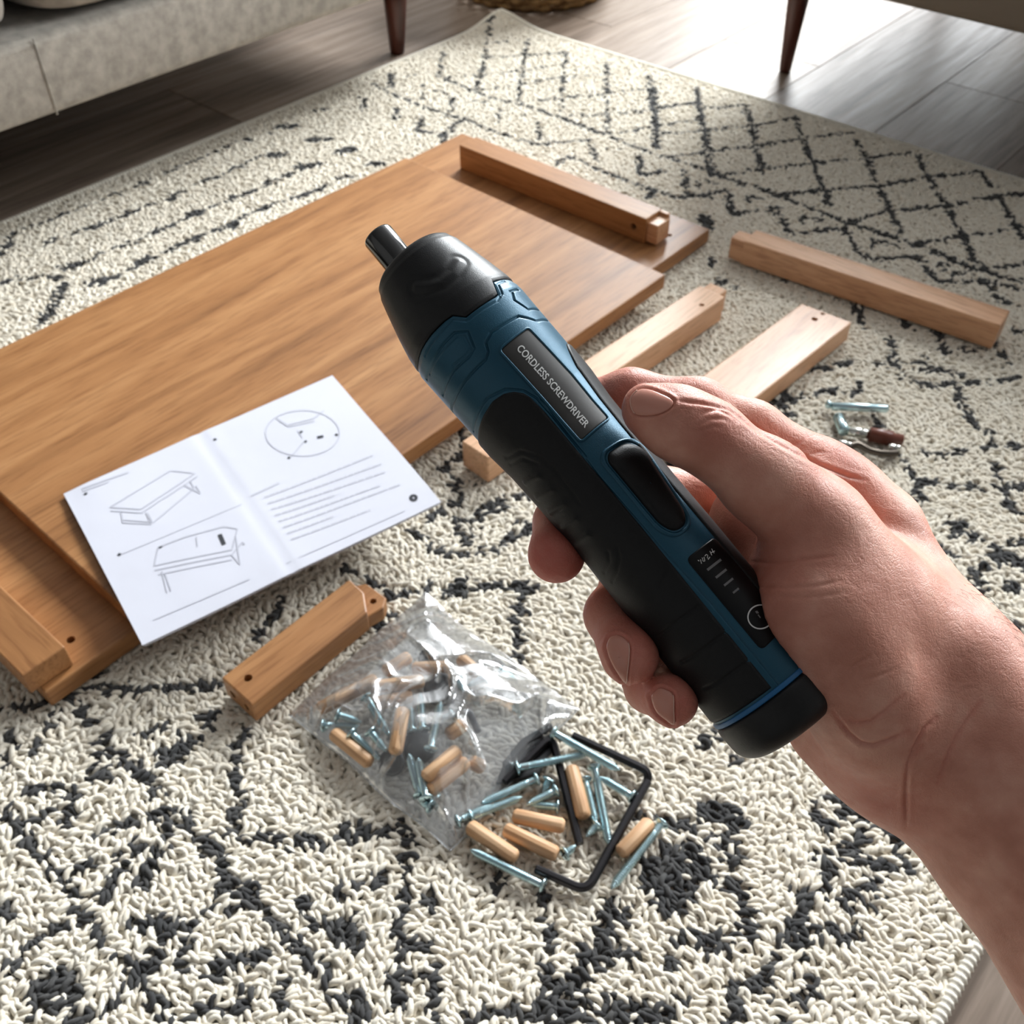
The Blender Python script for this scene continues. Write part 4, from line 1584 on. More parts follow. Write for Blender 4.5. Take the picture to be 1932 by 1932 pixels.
Z = RT + 0.0012 + 0.0275 * dome + dome ** 0.5 * (0.0022 * nzv * 0.5 + 0.0030 * ridge ** 3 + crump * 0.0120 * ridge ** 2) + 0.0022 * edge * (1 - edge) * np.sin(A * 40 + B * 23)
off = np.stack([vnoise(A, B, 21), vnoise(A, B, 22)], -1) * 0.0012 * edge[..., None]
# ragged outline
rag = (1 - edge)[..., None] * np.stack([vnoise(A * 0.8, B * 0.8, 31), vnoise(A * 0.8, B * 0.8, 32)], -1) * 0.0022
V = np.concatenate([XY + off + rag, Z[..., None]], -1).reshape(-1, 3)
make('upper_film', V, grid_faces(nb_, nb_)[:, ::-1], M_BAG, bag)
Zb = RT + 0.0006 + 0 * A
Vb = np.concatenate([XY + rag, Zb[..., None]], -1)[::3, ::3]
make('lower_film', Vb.reshape(-1, 3), grid_faces(Vb.shape[0], Vb.shape[1]), M_BAG, bag)
seam = []
for k, (aa, bb) in enumerate([((1, 0), (1, 1)), ((0, 1), (1, 1))]):
    pl = []
    for t_ in np.linspace(0, 1, 60):
        a_, b_ = aa[0] + (bb[0] - aa[0]) * t_, aa[1] + (bb[1] - aa[1]) * t_
        i_, j_ = int(round(a_ * (nb_ - 1))), int(round(b_ * (nb_ - 1)))
        pl.append(V.reshape(nb_, nb_, 3)[i_, j_])
    v, f = tube(pl, 0.0008, 6)
    make('sealed_edge', v, f, M_BAG, bag)

# ================================================================== the cordless screwdriver
m = Mat('teal_plastic', srgb(24, 76, 98), 0.36, Metallic=0.3)
v = m.coords()
m.bump(m.noise(v, 2600, 2), 0.00012, 0.5)
M_TEAL = m.m
m = Mat('black_rubber', srgb(22, 22, 23), 0.5)
v = m.coords()
m.bump(m.noise(v, 2200, 2), 0.00012, 0.6)
m.b.inputs['Specular IOR Level'].default_value = 0.25
M_RUB = m.m
m = Mat('black_nose_plastic', srgb(26, 26, 27), 0.4)
v = m.coords()
m.bump(m.noise(v, 3000, 2), 0.0001, 0.6)
m.b.inputs['Specular IOR Level'].default_value = 0.3
M_NOSE = m.m
M_SOCK = Mat('dark_polished_steel', srgb(14, 14, 13), 0.12, Specular_IOR_Level=1.0).m
M_LABEL = Mat('charcoal_label', srgb(50, 48, 46), 0.5).m
M_PRINT = Mat('white_print', srgb(222, 222, 220), 0.6).m
M_PRINT2 = Mat('grey_print_on_tool', srgb(120, 120, 120), 0.6).m
M_GLOSSBLK = Mat('gloss_black_panel', srgb(9, 9, 11), 0.38, Specular_IOR_Level=0.2).m
M_RING = Mat('blue_band', srgb(30, 98, 150), 0.4).m

AX = catmull([pc(x, y, 0.356 - 0.0283 * t) for x, y, t in
              [(787, 505, 0.0), (884, 623, 0.145), (989, 744, 0.30), (1113, 890, 0.485), (1207, 1002, 0.627), (1330, 1154, 0.82), (1450, 1303, 1.0), (1500, 1366, 1.08)]], 24)
_ds = np.r_[0, np.cumsum(np.linalg.norm(np.diff(AX, axis=0), axis=1))]
S_END = float(_ds[-1])
_si = np.linspace(0, S_END, 400)
AX = np.stack([np.interp(_si, _ds, AX[:, k]) for k in range(3)], 1)
TG = np.gradient(AX, axis=0)
TG /= np.linalg.norm(TG, axis=1)[:, None]
NN = -AX / np.linalg.norm(AX, axis=1)[:, None]          # towards the eye
NN = NN - TG * (NN * TG).sum(1)[:, None]
NN /= np.linalg.norm(NN, axis=1)[:, None]
n_mid = NN[200]
NN = n_mid - TG * (TG @ n_mid)[:, None]
NN /= np.linalg.norm(NN, axis=1)[:, None]
BB = np.cross(NN, TG)
if BB[200][0] < 0:
    BB = -BB
PXM = 1037.0                                            # axis pixels nose front -> blue band


def s_of(t):
    """axis pixels measured from the nose front -> metres"""
    return t / PXM * S_RING


S_RING = float(np.interp(np.argmin(np.linalg.norm(AX - pc(1450, 1303, 0.356 - 0.0283), axis=1)), np.arange(400), _si))
RS = np.array([(-20, .0150), (0, .0163), (12, .0174), (40, .0187), (94, .0210), (135, .0225), (175, .0232), (300, .0227), (380, .0223), (440, .0212), (500, .0208), (640, .0203), (760, .0205), (900, .0205), (1037, .0205), (1130, .0204)])


def R_of(s):
    return np.interp(np.asarray(s) / S_RING * PXM, RS[:, 0], RS[:, 1])


def surf(s, th, h=0.0):
    """tool surface in camera coordinates; th = 0 faces the eye, + is the right side"""
    s, th = np.asarray(s, float), np.asarray(th, float)
    r = R_of(s) + h
    a = np.stack([np.interp(s, _si, AX[:, k]) for k in range(3)], -1)
    # beyond the ends go on straight
    lo = np.minimum(s, 0)[..., None] * TG[0]
    nn = np.stack([np.interp(s, _si, NN[:, k]) for k in range(3)], -1)
    bb = np.stack([np.interp(s, _si, BB[:, k]) for k in range(3)], -1)
    return a + lo + r[..., None] * (np.cos(th)[..., None] * nn + np.sin(th)[..., None] * bb)


_gs, _gt = np.meshgrid(np.linspace(0.001, S_END, 700), np.radians(np.linspace(-84, 84, 500)), indexing='ij')
_gp = surf(_gs, _gt)
_gx, _gy = 966 + FPX * _gp[..., 0] / _gp[..., 2], 966 + FPX * _gp[..., 1] / _gp[..., 2]


def uv(x, y):
    """pixel on the visible side of the tool -> (s, th)"""
    k = np.argmin((_gx - x) ** 2 + (_gy - y) ** 2)
    q = np.array([_gs.flat[k], _gt.flat[k]])

    def prj(v):
        p = surf(v[0], v[1])
        return np.array([966 + FPX * p[0] / p[2], 966 + FPX * p[1] / p[2]])
    for _ in range(3):
        if abs(q[1]) > 1.35:
            break
        p0 = prj(q)
        J = np.stack([(prj(q + [1e-4, 0]) - p0) / 1e-4, (prj(q + [0, 1e-3]) - p0) / 1e-3], 1)
        d = np.linalg.solve(J, np.array([x, y]) - p0)
        q = q + np.clip(d, [-0.001, -0.02], [0.001, 0.02])
    return float(q[0]), float(q[1])


def uvs(pl, ox=0, oy=0, sc=1.0):
    return np.array([uv(ox + x / sc, oy + y / sc) for x, y in pl])


def sw(a):
    """(s, th) -> flat (s, w) in metres"""
    a = np.asarray(a, float)
    return np.stack([a[..., 0], a[..., 1] * 0.0212], -1)


TB = cam2world(AX[200])
tool = root('cordless_screwdriver', TB, 'teal and black cordless screwdriver with a label held in the hand', 'screwdriver')
TT = (640, 380, 3.22)
# --- nose: from the front rim to the stepped seam
bnd = uvs([(475, 1005), (500, 900), (560, 810), (640, 730), (690, 695), (770, 705), (950, 580), (968, 565), (940, 487), (1000, 472)], *TT)
bth = np.r_[-math.pi, -1.6, bnd[:, 1], 1.5, math.pi]
bs_ = np.r_[bnd[0, 0], bnd[0, 0], bnd[:, 0], bnd[-1, 0], bnd[0, 0]]
o_ = np.argsort(bth, kind='stable')
bth, bs_ = bth[o_], bs_[o_]


def seam(th):
    return np.interp(th, bth, bs_)


NTH = 620
th_ = np.r_[np.linspace(-math.pi, -1.75, 50, endpoint=False), np.linspace(-1.75, 1.75, 520, endpoint=False), np.linspace(1.75, math.pi, 50, endpoint=False)]
prof = [(-0.9, 0.30), (-0.95, 0.58), (-0.5, 0.74), (0.0, 0.86)]
ring0 = s_of(2)
crescent = sw(uvs([(470, 520), (540, 515), (620, 490), (690, 430), (728, 365)], *TT))
rows_ = []
nz_ = 90
for i in range(nz_):
    t_ = i / (nz_ - 1)
    s_r = ring0 + (seam(th_) - 0.0004 - ring0) * t_
    h_ = np.zeros(NTH)
    d_ = poly_dist(np.stack([s_r, th_ * 0.0212], 1), crescent)
    h_ += 0.00022 * np.exp(-(d_ / 0.0012) ** 2) - 0.0003 * np.exp(-((d_ - 0.0026) / 0.0012) ** 2)
    if t_ > 0.97:
        h_ -= 0.0005 * (t_ - 0.97) / 0.03
    rows_.append(surf(s_r, th_, h_))
# front rounding and face
R0 = float(R_of(ring0))
front = []
for ds, fr in ((-0.0028, 0.10), (-0.0028, 0.50), (-0.0028, 0.80), (-0.0024, 0.90), (-0.0013, 0.972)):
    front.append(surf(np.full(NTH, ring0), th_, R0 * (fr - 1)) + TG[0] * ds)
V = np.concatenate(front + rows_ + [surf(seam(th_) - 0.0004, th_, -0.0014)])
make('nose', cam2world(V), grid_faces(len(front) + nz_ + 1, NTH, True), M_NOSE, tool)

# --- housing with moulded grooves
GROOVES = [
    ([(530, 1085), (565, 980), (630, 870), (700, 797), (780, 790), (820, 890), (790, 940), (700, 1025), (640, 1130), (628, 1180)], 0.0007),
    ([(548, 1050), (590, 960), (650, 880), (715, 818), (760, 815), (800, 893), (770, 935), (690, 1000)], 0.0004),
    ([(690, 1285), (720, 1160), (790, 1060), (890, 960), (905, 910), (890, 860), (920, 800), (1090, 697), (1200, 725), (1290, 715)], 0.0008),
    ([(1220, 665), (1150, 655), (1065, 600), (1055, 550), (1040, 545), (1090, 535)], 0.0009),
    ([(520, 940), (570, 850), (690, 715), (770, 725), (960, 603), (990, 560), (965, 500), (1010, 480)], 0.0005),
    ([(815, 1400), (835, 1300), (900, 1195), (1010, 1140), (1120, 1148), (1200, 1195), (1300, 1310), (1500, 1550)], 0.0006),
]
gro = [(sw(uvs(p, *TT)), d) for p, d in GROOVES]
edgeL = uvs([(988, 738), (1014, 757), (1128, 908), (1253, 1053), (1336, 1143), (1466, 1300)])
gro.append((sw(uvs([(1020, 752), (1134, 904), (1260, 1049), (1343, 1139), (1470, 1292)])), 0.0004))
nrow = 500
S1 = S_RING - 0.0006
rows_ = []
for i in range(nrow):
    t_ = i / (nrow - 1)
    s_r = seam(th_) + (S1 - seam(th_)) * t_
    q_ = np.stack([s_r, th_ * 0.0212], 1)
    h_ = np.zeros(NTH)
    for pl, dp in gro:
        lo, hi = pl.min(0) - 0.004, pl.max(0) + 0.004
        k = np.where(((q_ > lo) & (q_ < hi)).all(1))[0]
        if len(k):
            h_[k] -= dp * np.exp(-(poly_dist(q_[k], pl) / 0.00034) ** 2)
    if t_ < 0.012:
        h_ -= 0.0004 * (1 - t_ / 0.012)
    rows_.append(surf(s_r, th_, h_))
V = np.concatenate([surf(seam(th_), th_, -0.0016)] + rows_)
make('housing', cam2world(V), grid_faces(nrow + 1, NTH, True), M_TEAL, tool)


# --- patches on the surface
def patch_grid(name, S, T, Hh, mat, parent, skirt=0.0012):
    """raised patch over a grid of (s, th) with heights; the border is turned down into the housing"""
    ni, nj = S.shape
    S2 = np.pad(S, 1, mode='edge')
    T2 = np.pad(T, 1, mode='edge')
    H2 = np.pad(Hh, 1, mode='constant', constant_values=-skirt)
    V = surf(S2, T2, H2).reshape(-1, 3)
    return make(name, cam2world(V), grid_faces(ni + 2, nj + 2), mat, parent)


def round_poly(pts, r, n=7):
    pts = np.asarray(pts, float)
    out = []
    for i in range(len(pts)):
        a, b, c = pts[i - 1], pts[i], pts[(i + 1) % len(pts)]
        u1, u2 = (a - b), (c - b)
        l1, l2 = np.linalg.norm(u1), np.linalg.norm(u2)
        rr_ = min(r, l1 * 0.48, l2 * 0.48)
        p1, p2 = b + u1 / l1 * rr_, b + u2 / l2 * rr_
        for k in range(n + 1):
            t_ = k / n
            out.append((1 - t_) ** 2 * p1 + 2 * t_ * (1 - t_) * b + t_ * t_ * p2)
    return np.array(out)


def densify(pl, step=0.0012):
    out = []
    for i in range(len(pl)):
        a, b = pl[i], pl[(i + 1) % len(pl)]
        k = max(1, int(np.linalg.norm(b - a) / step))
        for j in range(k):
            out.append(a + (b - a) * j / k)
    return np.array(out)


def patch_poly(name, outline, prof, mat, parent, rings=9):
    """raised pad inside an (s, w) outline. prof: [(scale, height)] from centre to border"""
    outline = densify(outline)
    c = outline.mean(0)
    n = len(outline)
    P_, Hh = [], []
    for k in range(rings):
        P_.append(c + (outline - c) * (0.02 + (prof[0][0] - 0.02) * k / (rings - 1)))
        Hh.append(np.full(n, prof[0][1]))
    for sc_, hh in prof[1:]:
        P_.append(c + (outline - c) * sc_)
        Hh.append(np.full(n, hh))
    P_, Hh = np.array(P_), np.array(Hh)
    V = surf(P_[..., 0], P_[..., 1] / 0.0212, Hh).reshape(-1, 3)
    f = grid_faces(len(P_), n, True)
    f = np.concatenate([f, np.array([[0, 0, 0, 0]])[:0]])
    return make(name, cam2world(V), f, mat, parent)


# side grips: left one in view, right one mirrored round the back edge
def grip(name, th0, th1, top_fn, s_end, rib, skirt=0.0014):
    ni, nj = 260, 110
    thv = th0 + (th1 - th0) * np.linspace(0, 1, nj)
    T = np.tile(thv, (ni, 1))
    st = top_fn(thv)
    S = st[None, :] + (s_end - st[None, :]) * (np.linspace(0, 1, ni)[:, None])
    Hh = np.full(S.shape, 0.0006)
    ed = np.minimum(np.minimum(T - th0, th1 - T) * 0.0205, np.minimum(S - st[None, :], s_end - S))
    Hh -= 0.0005 * np.exp(-(ed / 0.0005) ** 2)
    q_ = np.stack([S, T * 0.0212], -1).reshape(-1, 2)
    dl = np.zeros(len(q_))
    for pl, dp, wd in rib:
        lo, hi = pl.min(0) - 4 * wd, pl.max(0) + 4 * wd
        k = np.where(((q_ > lo) & (q_ < hi)).all(1))[0]
        if len(k):
            dl[k] += dp * np.exp(-(poly_dist(q_[k], pl) / wd) ** 2)
    return patch_grid(name, S, T, Hh + dl.reshape(S.shape), M_RUB, tool, skirt)


thE = float(np.median(edgeL[2:, 1]))
archL = uvs([(903, 815), (912, 785), (930, 757), (951, 743), (970, 739), (988, 742), (1004, 752), (1016, 763)])
aT = np.r_[-2.9, archL[0, 1], archL[1:-1, 1], thE]
aS = np.r_[archL[0, 0] + 0.004, archL[0, 0], archL[1:-1, 0], archL[-1, 0] + 0.003]
o_ = np.argsort(aT, kind='stable')
aT, aS = aT[o_], aS[o_]
C2 = (880, 660, 2.414)
ribs = [(sw(uvs(p, *C2)), -0.00035, 0.0005) for p in (
    [(185, 490), (250, 457), (330, 482), (400, 540), (452, 612), (520, 700)],
    [(205, 520), (260, 490), (330, 520)],
    [(690, 900), (702, 955), (690, 1010), (668, 1055)], [(650, 920), (656, 965), (632, 1012)],
    [(905, 960), (920, 1010), (880, 1080)])]
ribs += [(sw(uvs(p, *C2)), -0.0006, 0.00042) for p in (
    [(870, 1300), (950, 1243), (1060, 1165)], [(985, 1420), (1072, 1368), (1195, 1275)], [(1085, 1540), (1172, 1498), (1310, 1395)])]
for (x0, y0), (x1, y1) in (((275, 600), (335, 570)), ((330, 670), (395, 630)), ((385, 735), (450, 695)), ((445, 810), (505, 765)), ((500, 880), (560, 835))):
    ribs.append((sw(uvs([(x0, y0), (x1, y1)], *C2)), 0.0007, 0.0011))
grip('left_grip', -2.9, thE, lambda t: np.interp(t, aT, aS), S_RING - 0.0030, ribs)
edgeR = uvs([(1066, 648), (1092, 700), (1150, 775)])
thR = float(np.clip(np.median(edgeR[1:, 1]), 0.85, 1.12))
sR = edgeR[0, 0]
grip('right_grip', thR, 3.2, lambda t: sR + 0.010 * np.clip(1 - (t - thR) / 0.35, 0, 1) ** 2 + 0.004 * np.clip((t - 1.9) / 1.0, 0, 1), S_RING - 0.0030, [])

# label plate, its raised rim and the lettering
lab = sw(uvs([(980, 905), (1145, 775), (1630, 1320), (1470, 1455)], *TT))
lab_r = round_poly(lab, 0.0011)
patch_poly('label_plate', lab_r, [(0.97, 0.00035), (1.0, 0.0003), (1.0, -0.001)], M_LABEL, tool)
c_ = lab_r.mean(0)
lo = densify(lab_r)
rim = []
for off, hh in ((0.0, -0.0008), (0.0, 0.0006), (0.00035, 0.00075), (0.0008, 0.0005), (0.0010, -0.0008)):
    d_ = lo - c_
    nrm = np.stack([np.gradient(np.r_[lo[-1:, 1], lo[:, 1], lo[:1, 1]])[1:-1], -np.gradient(np.r_[lo[-1:, 0], lo[:, 0], lo[:1, 0]])[1:-1]], 1)
    nrm /= np.linalg.norm(nrm, axis=1)[:, None] + 1e-12
    nrm *= np.sign((nrm * d_).sum(1))[:, None]
    q_ = lo + nrm * off
    rim.append(surf(q_[:, 0], q_[:, 1] / 0.0212, np.full(len(q_), hh)))
make('label_rim', cam2world(np.concatenate(rim)), grid_faces(5, len(lo), True), M_TEAL, tool)


def lettering(name, text, p0, p1, up, mat, h=0.00045):
    """text laid along the tool from pixel p0 to p1, letters rising towards pixel up"""
    cu = D.curves.new(name, 'FONT')
    cu.body = text
    cu.size = 1.0
    cu.resolution_u = 4
    cu.offset = 0.018
    ob = D.objects.new(name, cu)
    COL.objects.link(ob)
    bpy.context.view_layer.update()
    me = D.meshes.new_from_object(ob.evaluated_get(bpy.context.evaluated_depsgraph_get()))
    V2 = np.array([vv.co[:] for vv in me.vertices])
    Fc = [tuple(p.vertices) for p in me.polygons]
    D.objects.remove(ob)
    D.curves.remove(cu)
    D.meshes.remove(me)
    x, y = V2[:, 0], V2[:, 1]
    x = (x - x.min()) / (x.max() - x.min())
    y = (y - y.min()) / (y.max() - y.min())
    a, b, u_ = [sw(np.array(uv(*p))) for p in (p0, p1, up)]
    q_ = a + x[:, None] * (b - a) + y[:, None] * (u_ - a)
    V3 = surf(q_[:, 0], q_[:, 1] / 0.0212, np.full(len(q_), h))
    return make(name, cam2world(V3), Fc, mat, tool, False)


lettering('lettering', 'CORDLESS SCREWDRIVER', (973.5, 660), (1103, 809), (984, 650), M_PRINT)

# thumb button in its recess
bt = sw(uvs([(720, 420), (640, 470), (640, 510), (880, 800), (950, 836), (1000, 800), (1000, 755), (790, 440)], *C2))
bt_r = round_poly(bt, 0.004)
patch_poly('button', bt_r, [(0.62, 0.0019), (0.80, 0.0016), (0.92, 0.0010), (0.98, 0.0002), (1.0, -0.001)], M_RUB, tool)
lo = densify(bt_r)
c_ = lo.mean(0)
hol = []
for scl, hh in ((0.99, -0.0006), (1.03, 0.0002), (1.10, 0.0007), (1.17, 0.0004), (1.21, -0.0006)):
    q_ = c_ + (lo - c_) * np.array([0.5 + 0.5 * scl, scl * 1.0 + (scl - 1) * 0.8])
    hol.append(surf(q_[:, 0], q_[:, 1] / 0.0212, np.full(len(q_), hh)))
make('button_collar', cam2world(np.concatenate(hol)), grid_faces(5, len(lo), True), M_TEAL, tool)

# torque panel with its marks
CP = (1240, 960, 6.44)
pn = uvs([(345, 612), (690, 345)], *CP)
pl_ = uv(1240 + 1240 / 6.44, 960 + 1745 / 6.44)
thA, thB = pn[0, 1], pn[1, 1]
pan = sw(np.array([(pn[0, 0], thA), (pn[1, 0], thB), (pl_[0] - 0.001, thB + 0.02), (pl_[0], thA + 0.02)]))
patch_poly('torque_panel', round_poly(pan, 0.0022), [(0.97, 0.00030), (1.0, 0.0002), (1.0, -0.001)], M_GLOSSBLK, tool)


def mark(name, pl, wpx, mat, c=CP, h=0.00045, closed=False):
    q_ = sw(uvs(pl, *c))
    if closed:
        q_ = np.vstack([q_, q_[:1]])
    w_ = wpx / c[2] * 0.335 / FPX
    tg = np.gradient(q_, axis=0)
    nn = np.stack([-tg[:, 1], tg[:, 0]], 1)
    nn /= np.linalg.norm(nn, axis=1)[:, None] + 1e-12
    V2 = np.concatenate([q_ + nn * w_ / 2, q_ - nn * w_ / 2])
    m_ = len(q_)
    V3 = surf(V2[:, 0], V2[:, 1] / 0.0212, np.full(len(V2), h))
    return cam2world(V3), [(i, i + m_, i + 1 + m_, i + 1) for i in range(m_ - 1)]


for a, b, wd in (((603, 748), (766, 622), 30), ((706, 842), (832, 742), 28), ((806, 938), (912, 852), 26), ((914, 1028), (982, 972), 24)):
    v, f = mark('bar', [a, ((a[0] + b[0]) / 2, (a[1] + b[1]) / 2), b], wd, M_PRINT2)
    make('level_bar', v, f, M_PRINT2, tool, False)
gl_ = [[(488, 628), (506, 640)], [(532, 672), (518, 620), (552, 642), (540, 598)], [(552, 642), (572, 640), (560, 590)], [(570, 580), (590, 560), (606, 570), (602, 598), (612, 622), (632, 590)],
       [(655, 572), (630, 520)], [(642, 545), (668, 528)], [(652, 492), (668, 530), (684, 545)], [(668, 528), (690, 520)]]
v, f = join([mark('g', p, 10, M_PRINT) for p in gl_])
tag(make('setting_mark', v, f, M_PRINT, tool, False), kind='stuff')
v, f = mark('ring', circ(1245, 1318, 150, 143, 48), 16, M_PRINT2)
make('power_ring', v, f, M_PRINT, tool, False)
v, f = join([mark('p', p, 16, M_PRINT2) for p in ([(1186, 1250), (1206, 1278)], [(1200, 1245), (1222, 1275)], [(1215, 1290), (1245, 1330)])])
tag(make('power_mark', v, f, M_PRINT2, tool, False), kind='stuff')

# blue band and end cap
th2 = np.linspace(-math.pi, math.pi, 200, endpoint=False)


def revolve(name, prof, mat):
    V = np.concatenate([surf(np.full(200, min(s_, S_END)), th2, np.full(200, hh)) for s_, hh in prof])
    f = grid_faces(len(prof), 200, True)
    return make(name, cam2world(V), f, mat, tool)


revolve('blue_band', [(S_RING - 0.0022, -0.002), (S_RING - 0.0022, 0.0005), (S_RING - 0.0020, 0.0007), (S_RING - 0.0010, 0.0007), (S_RING - 0.0006, 0.0005), (S_RING - 0.0006, -0.002)], M_RING)
cap = []
LC = 0.0158
for k in range(6):
    cap.append((S_RING - 0.0006 + (0.0003 if k == 0 else 0.0008 * k * 1.6), (0.0002, 0.0008, 0.0009, 0.0009, 0.0008, 0.0007)[k]))
cap = [(S_RING - 0.0006, -0.002)] + cap
V = [surf(np.full(200, s_), th2, np.full(200, hh)) for s_, hh in cap]
sE = cap[-1][0]
Rb = float(R_of(sE))
for k in range(1, 12):
    a_ = k / 11 * math.pi / 2
    fl = 0.0075
    V.append(surf(np.full(200, sE), th2, np.full(200, 0.0007 - fl * (1 - math.cos(a_)))) + TG[-1] * (0.0012 * min(1, k / 2) + fl * math.sin(a_)))
for fr in (0.4, 0.1):
    V.append(surf(np.full(200, sE), th2, np.full(200, Rb * (fr - 1))) + TG[-1] * (0.0012 + 0.0076))
make('end_cap', cam2world(np.concatenate(V)), grid_faces(len(V), 200, True), M_NOSE, tool)
# shallow foot notch at the cap rim
# bit socket
off_l = -BB[0] * 0.0036
base0 = AX[0] + off_l + TG[0] * s_of(2)
pts_, rds = [], []
for d_, r_ in ((0.001, 0.0057), (-0.010, 0.0057), (-0.0184, 0.0058), (-0.0191, 0.0055), (-0.0194, 0.0049), (-0.0192, 0.0038), (-0.0140, 0.0037)):
    pts_.append(base0 + TG[0] * d_)
    rds.append(r_)
V, f = [], []
th3 = np.linspace(0, 2 * math.pi, 48, endpoint=False)
for p_, r_ in zip(pts_, rds):
    V.append(p_ + r_ * (np.cos(th3)[:, None] * NN[0] + np.sin(th3)[:, None] * BB[0]))
V = np.concatenate(V)
make('bit_socket', cam2world(V), np.concatenate([grid_faces(len(pts_), 48, True)]), M_SOCK, tool)

# ================================================================== the hand
VOX = 0.00095
LO = np.array([-0.020, -0.058, 0.268])
HI = np.array([0.262, 0.225, 0.425])
DIM = np.ceil((HI - LO) / VOX).astype(int)
GXs = [LO[k] + VOX * np.arange(DIM[k]) for k in range(3)]
FIELD = np.full(DIM, 0.03, np.float32)


def sub(lo, hi):
    a = np.maximum(0, np.floor((lo - LO) / VOX).astype(int))
    b = np.minimum(DIM, np.ceil((hi - LO) / VOX).astype(int) + 1)
    sl = tuple(slice(int(a[k]), int(b[k])) for k in range(3))
    g_ = np.meshgrid(*[GXs[k][sl[k]].astype(np.float32) for k in range(3)], indexing='ij')
    return sl, g_


def round_cone(g_, a, b, r1, r2):
    """distance to a tapered capsule (blend of two spheres)"""
    ba = b - a
    l2 = float(ba @ ba)
    px_, py_, pz_ = g_[0] - a[0], g_[1] - a[1], g_[2] - a[2]
    t_ = np.clip((px_ * ba[0] + py_ * ba[1] + pz_ * ba[2]) / l2, 0, 1)
    d_ = np.sqrt((px_ - t_ * ba[0]) ** 2 + (py_ - t_ * ba[1]) ** 2 + (pz_ - t_ * ba[2]) ** 2)
    return d_ - (r1 + (r2 - r1) * t_)


def smin(a, b, k):
    h_ = np.maximum(k - np.abs(a - b), 0) / k
    return np.minimum(a, b) - h_ * h_ * k * 0.25


def chain(joints, k_in, k_tip, k_root, root_at=0, fall=0.022):
    """joints [(px, py, depth, radius)]; blended into the field, softly only near its root joint"""
    J = [(pc(*j[:3]), j[3]) for j in joints]
    allp = np.array([j[0] for j in J])
    rm = max(j[1] for j in J) + 0.026
    sl, g_ = sub(allp.min(0) - rm, allp.max(0) + rm)
    d_ = None
    for (a, r1), (b, r2) in zip(J[:-1], J[1:]):
        q_ = round_cone(g_, a, b, r1, r2)
        d_ = q_ if d_ is None else smin(d_, q_, k_in)
    rt = J[root_at][0]
    dr = np.sqrt((g_[0] - rt[0]) ** 2 + (g_[1] - rt[1]) ** 2 + (g_[2] - rt[2]) ** 2)
    k_ = k_tip + k_root * np.exp(-(dr / fall) ** 2)
    FIELD[sl] = smin(FIELD[sl], d_.astype(np.float32), k_.astype(np.float32))


# palm and wrist
PK = 0.014
for js in (
    [(1590, 918, .362, .0105), (1650, 1000, .360, .0135), (1722, 1130, .352, .0140), (1790, 1246, .344, .0200)],      # index metacarpal
    [(1575, 985, .380, .0125), (1680, 1120, .375, .016), (1790, 1320, .355, .022)],
    [(1560, 1085, .388, .012), (1660, 1200, .380, .016), (1780, 1390, .358, .021)],
    [(1560, 1185, .388, .012), (1645, 1305, .376, .015), (1770, 1450, .352, .019)],
    [(1500, 1105, .334, .0150), (1545, 1150, .323, .0185), (1606, 1258, .325, .0185), (1665, 1345, .328, .0180), (1760, 1400, .335, .022)],  # ball of the thumb
    [(1555, 1372, .354, .0130), (1635, 1428, .349, .0132), (1700, 1468, .346, .0132), (1790, 1480, .344, .017)],      # heel of the hand
    [(1500, 930, .352, .0105), (1420, 985, .358, .0120), (1440, 1060, .362, .0140), (1500, 1120, .362, .016)],                              # web behind the thumb
    [(1650, 1180, .345, .022), (1740, 1330, .345, .024)],
    [(1782, 1250, .336, .0220), (1960, 1456, .326, .0240), (2230, 1760, .305, .029)],                                  # forearm, thumb side
    [(1806, 1446, .345, .0205), (1900, 1590, .338, .0230), (2170, 1990, .318, .028)],                                  # forearm, little finger side
    [(1800, 1350, .342, .026), (2200, 1860, .312, .032)],
):
    chain(js, PK, PK, 0.0)
# fingers: index, middle, ring, little, thumb
chain([(1600, 925, .364, .0105), (1550, 884, .364, .0096), (1420, 808, .363, .0091), (1318, 766, .364, .0093), (1190, 744, .371, .0087), (1090, 762, .3775, .0080), (1030, 800, .3775, .0072)], 0.006, 0.0012, 0.011)
chain([(1575, 985, .382, .0120), (1420, 935, .386, .0098), (1240, 930, .3830, .0096), (1110, 950, .376, .0094), (1058, 985, .3600, .0090), (1050, 1046, .3440, .0100)], 0.005, 0.0012, 0.011)
chain([(1570, 1080, .386, .0118), (1440, 1060, .384, .0096), (1280, 1065, .377, .0092), (1185, 1095, .366, .0090), (1155, 1160, .3500, .0090), (1188, 1236, .3290, .0097)], 0.005, 0.0012, 0.011)
chain([(1570, 1180, .384, .0110), (1470, 1180, .378, .0088), (1345, 1200, .369, .0084), (1260, 1250, .358, .0080), (1226, 1296, .3440, .0080), (1268, 1322, .3260, .0086)], 0.005, 0.0012, 0.011)
chain([(1640, 1130, .332, .0190), (1545, 1000, .326, .0150), (1440, 908, .320, .0118), (1335, 826, .3185, .0098), (1268, 793, .3190, .0094), (1216, 771, .3205, .0072)], 0.010, 0.0012, 0.016, 0, 0.045)
# pads pressed flat on the tool
sl, g_ = sub(AX.min(0) - 0.03, AX.max(0) + 0.03)
td = None
for k in range(0, 361, 19):
    a, b = AX[k], AX[min(399, k + 19)]
    q_ = round_cone(g_, a, b, float(R_of(_si[k])) - 0.0006, float(R_of(_si[min(399, k + 19)])) - 0.0006)
    td = q_ if td is None else np.minimum(td, q_)
kk = 0.0016
A_, B_ = FIELD[sl], -td
h_ = np.maximum(kk - np.abs(A_ - B_), 0) / kk
FIELD[sl] = np.maximum(A_, B_) + h_ * h_ * kk * 0.25


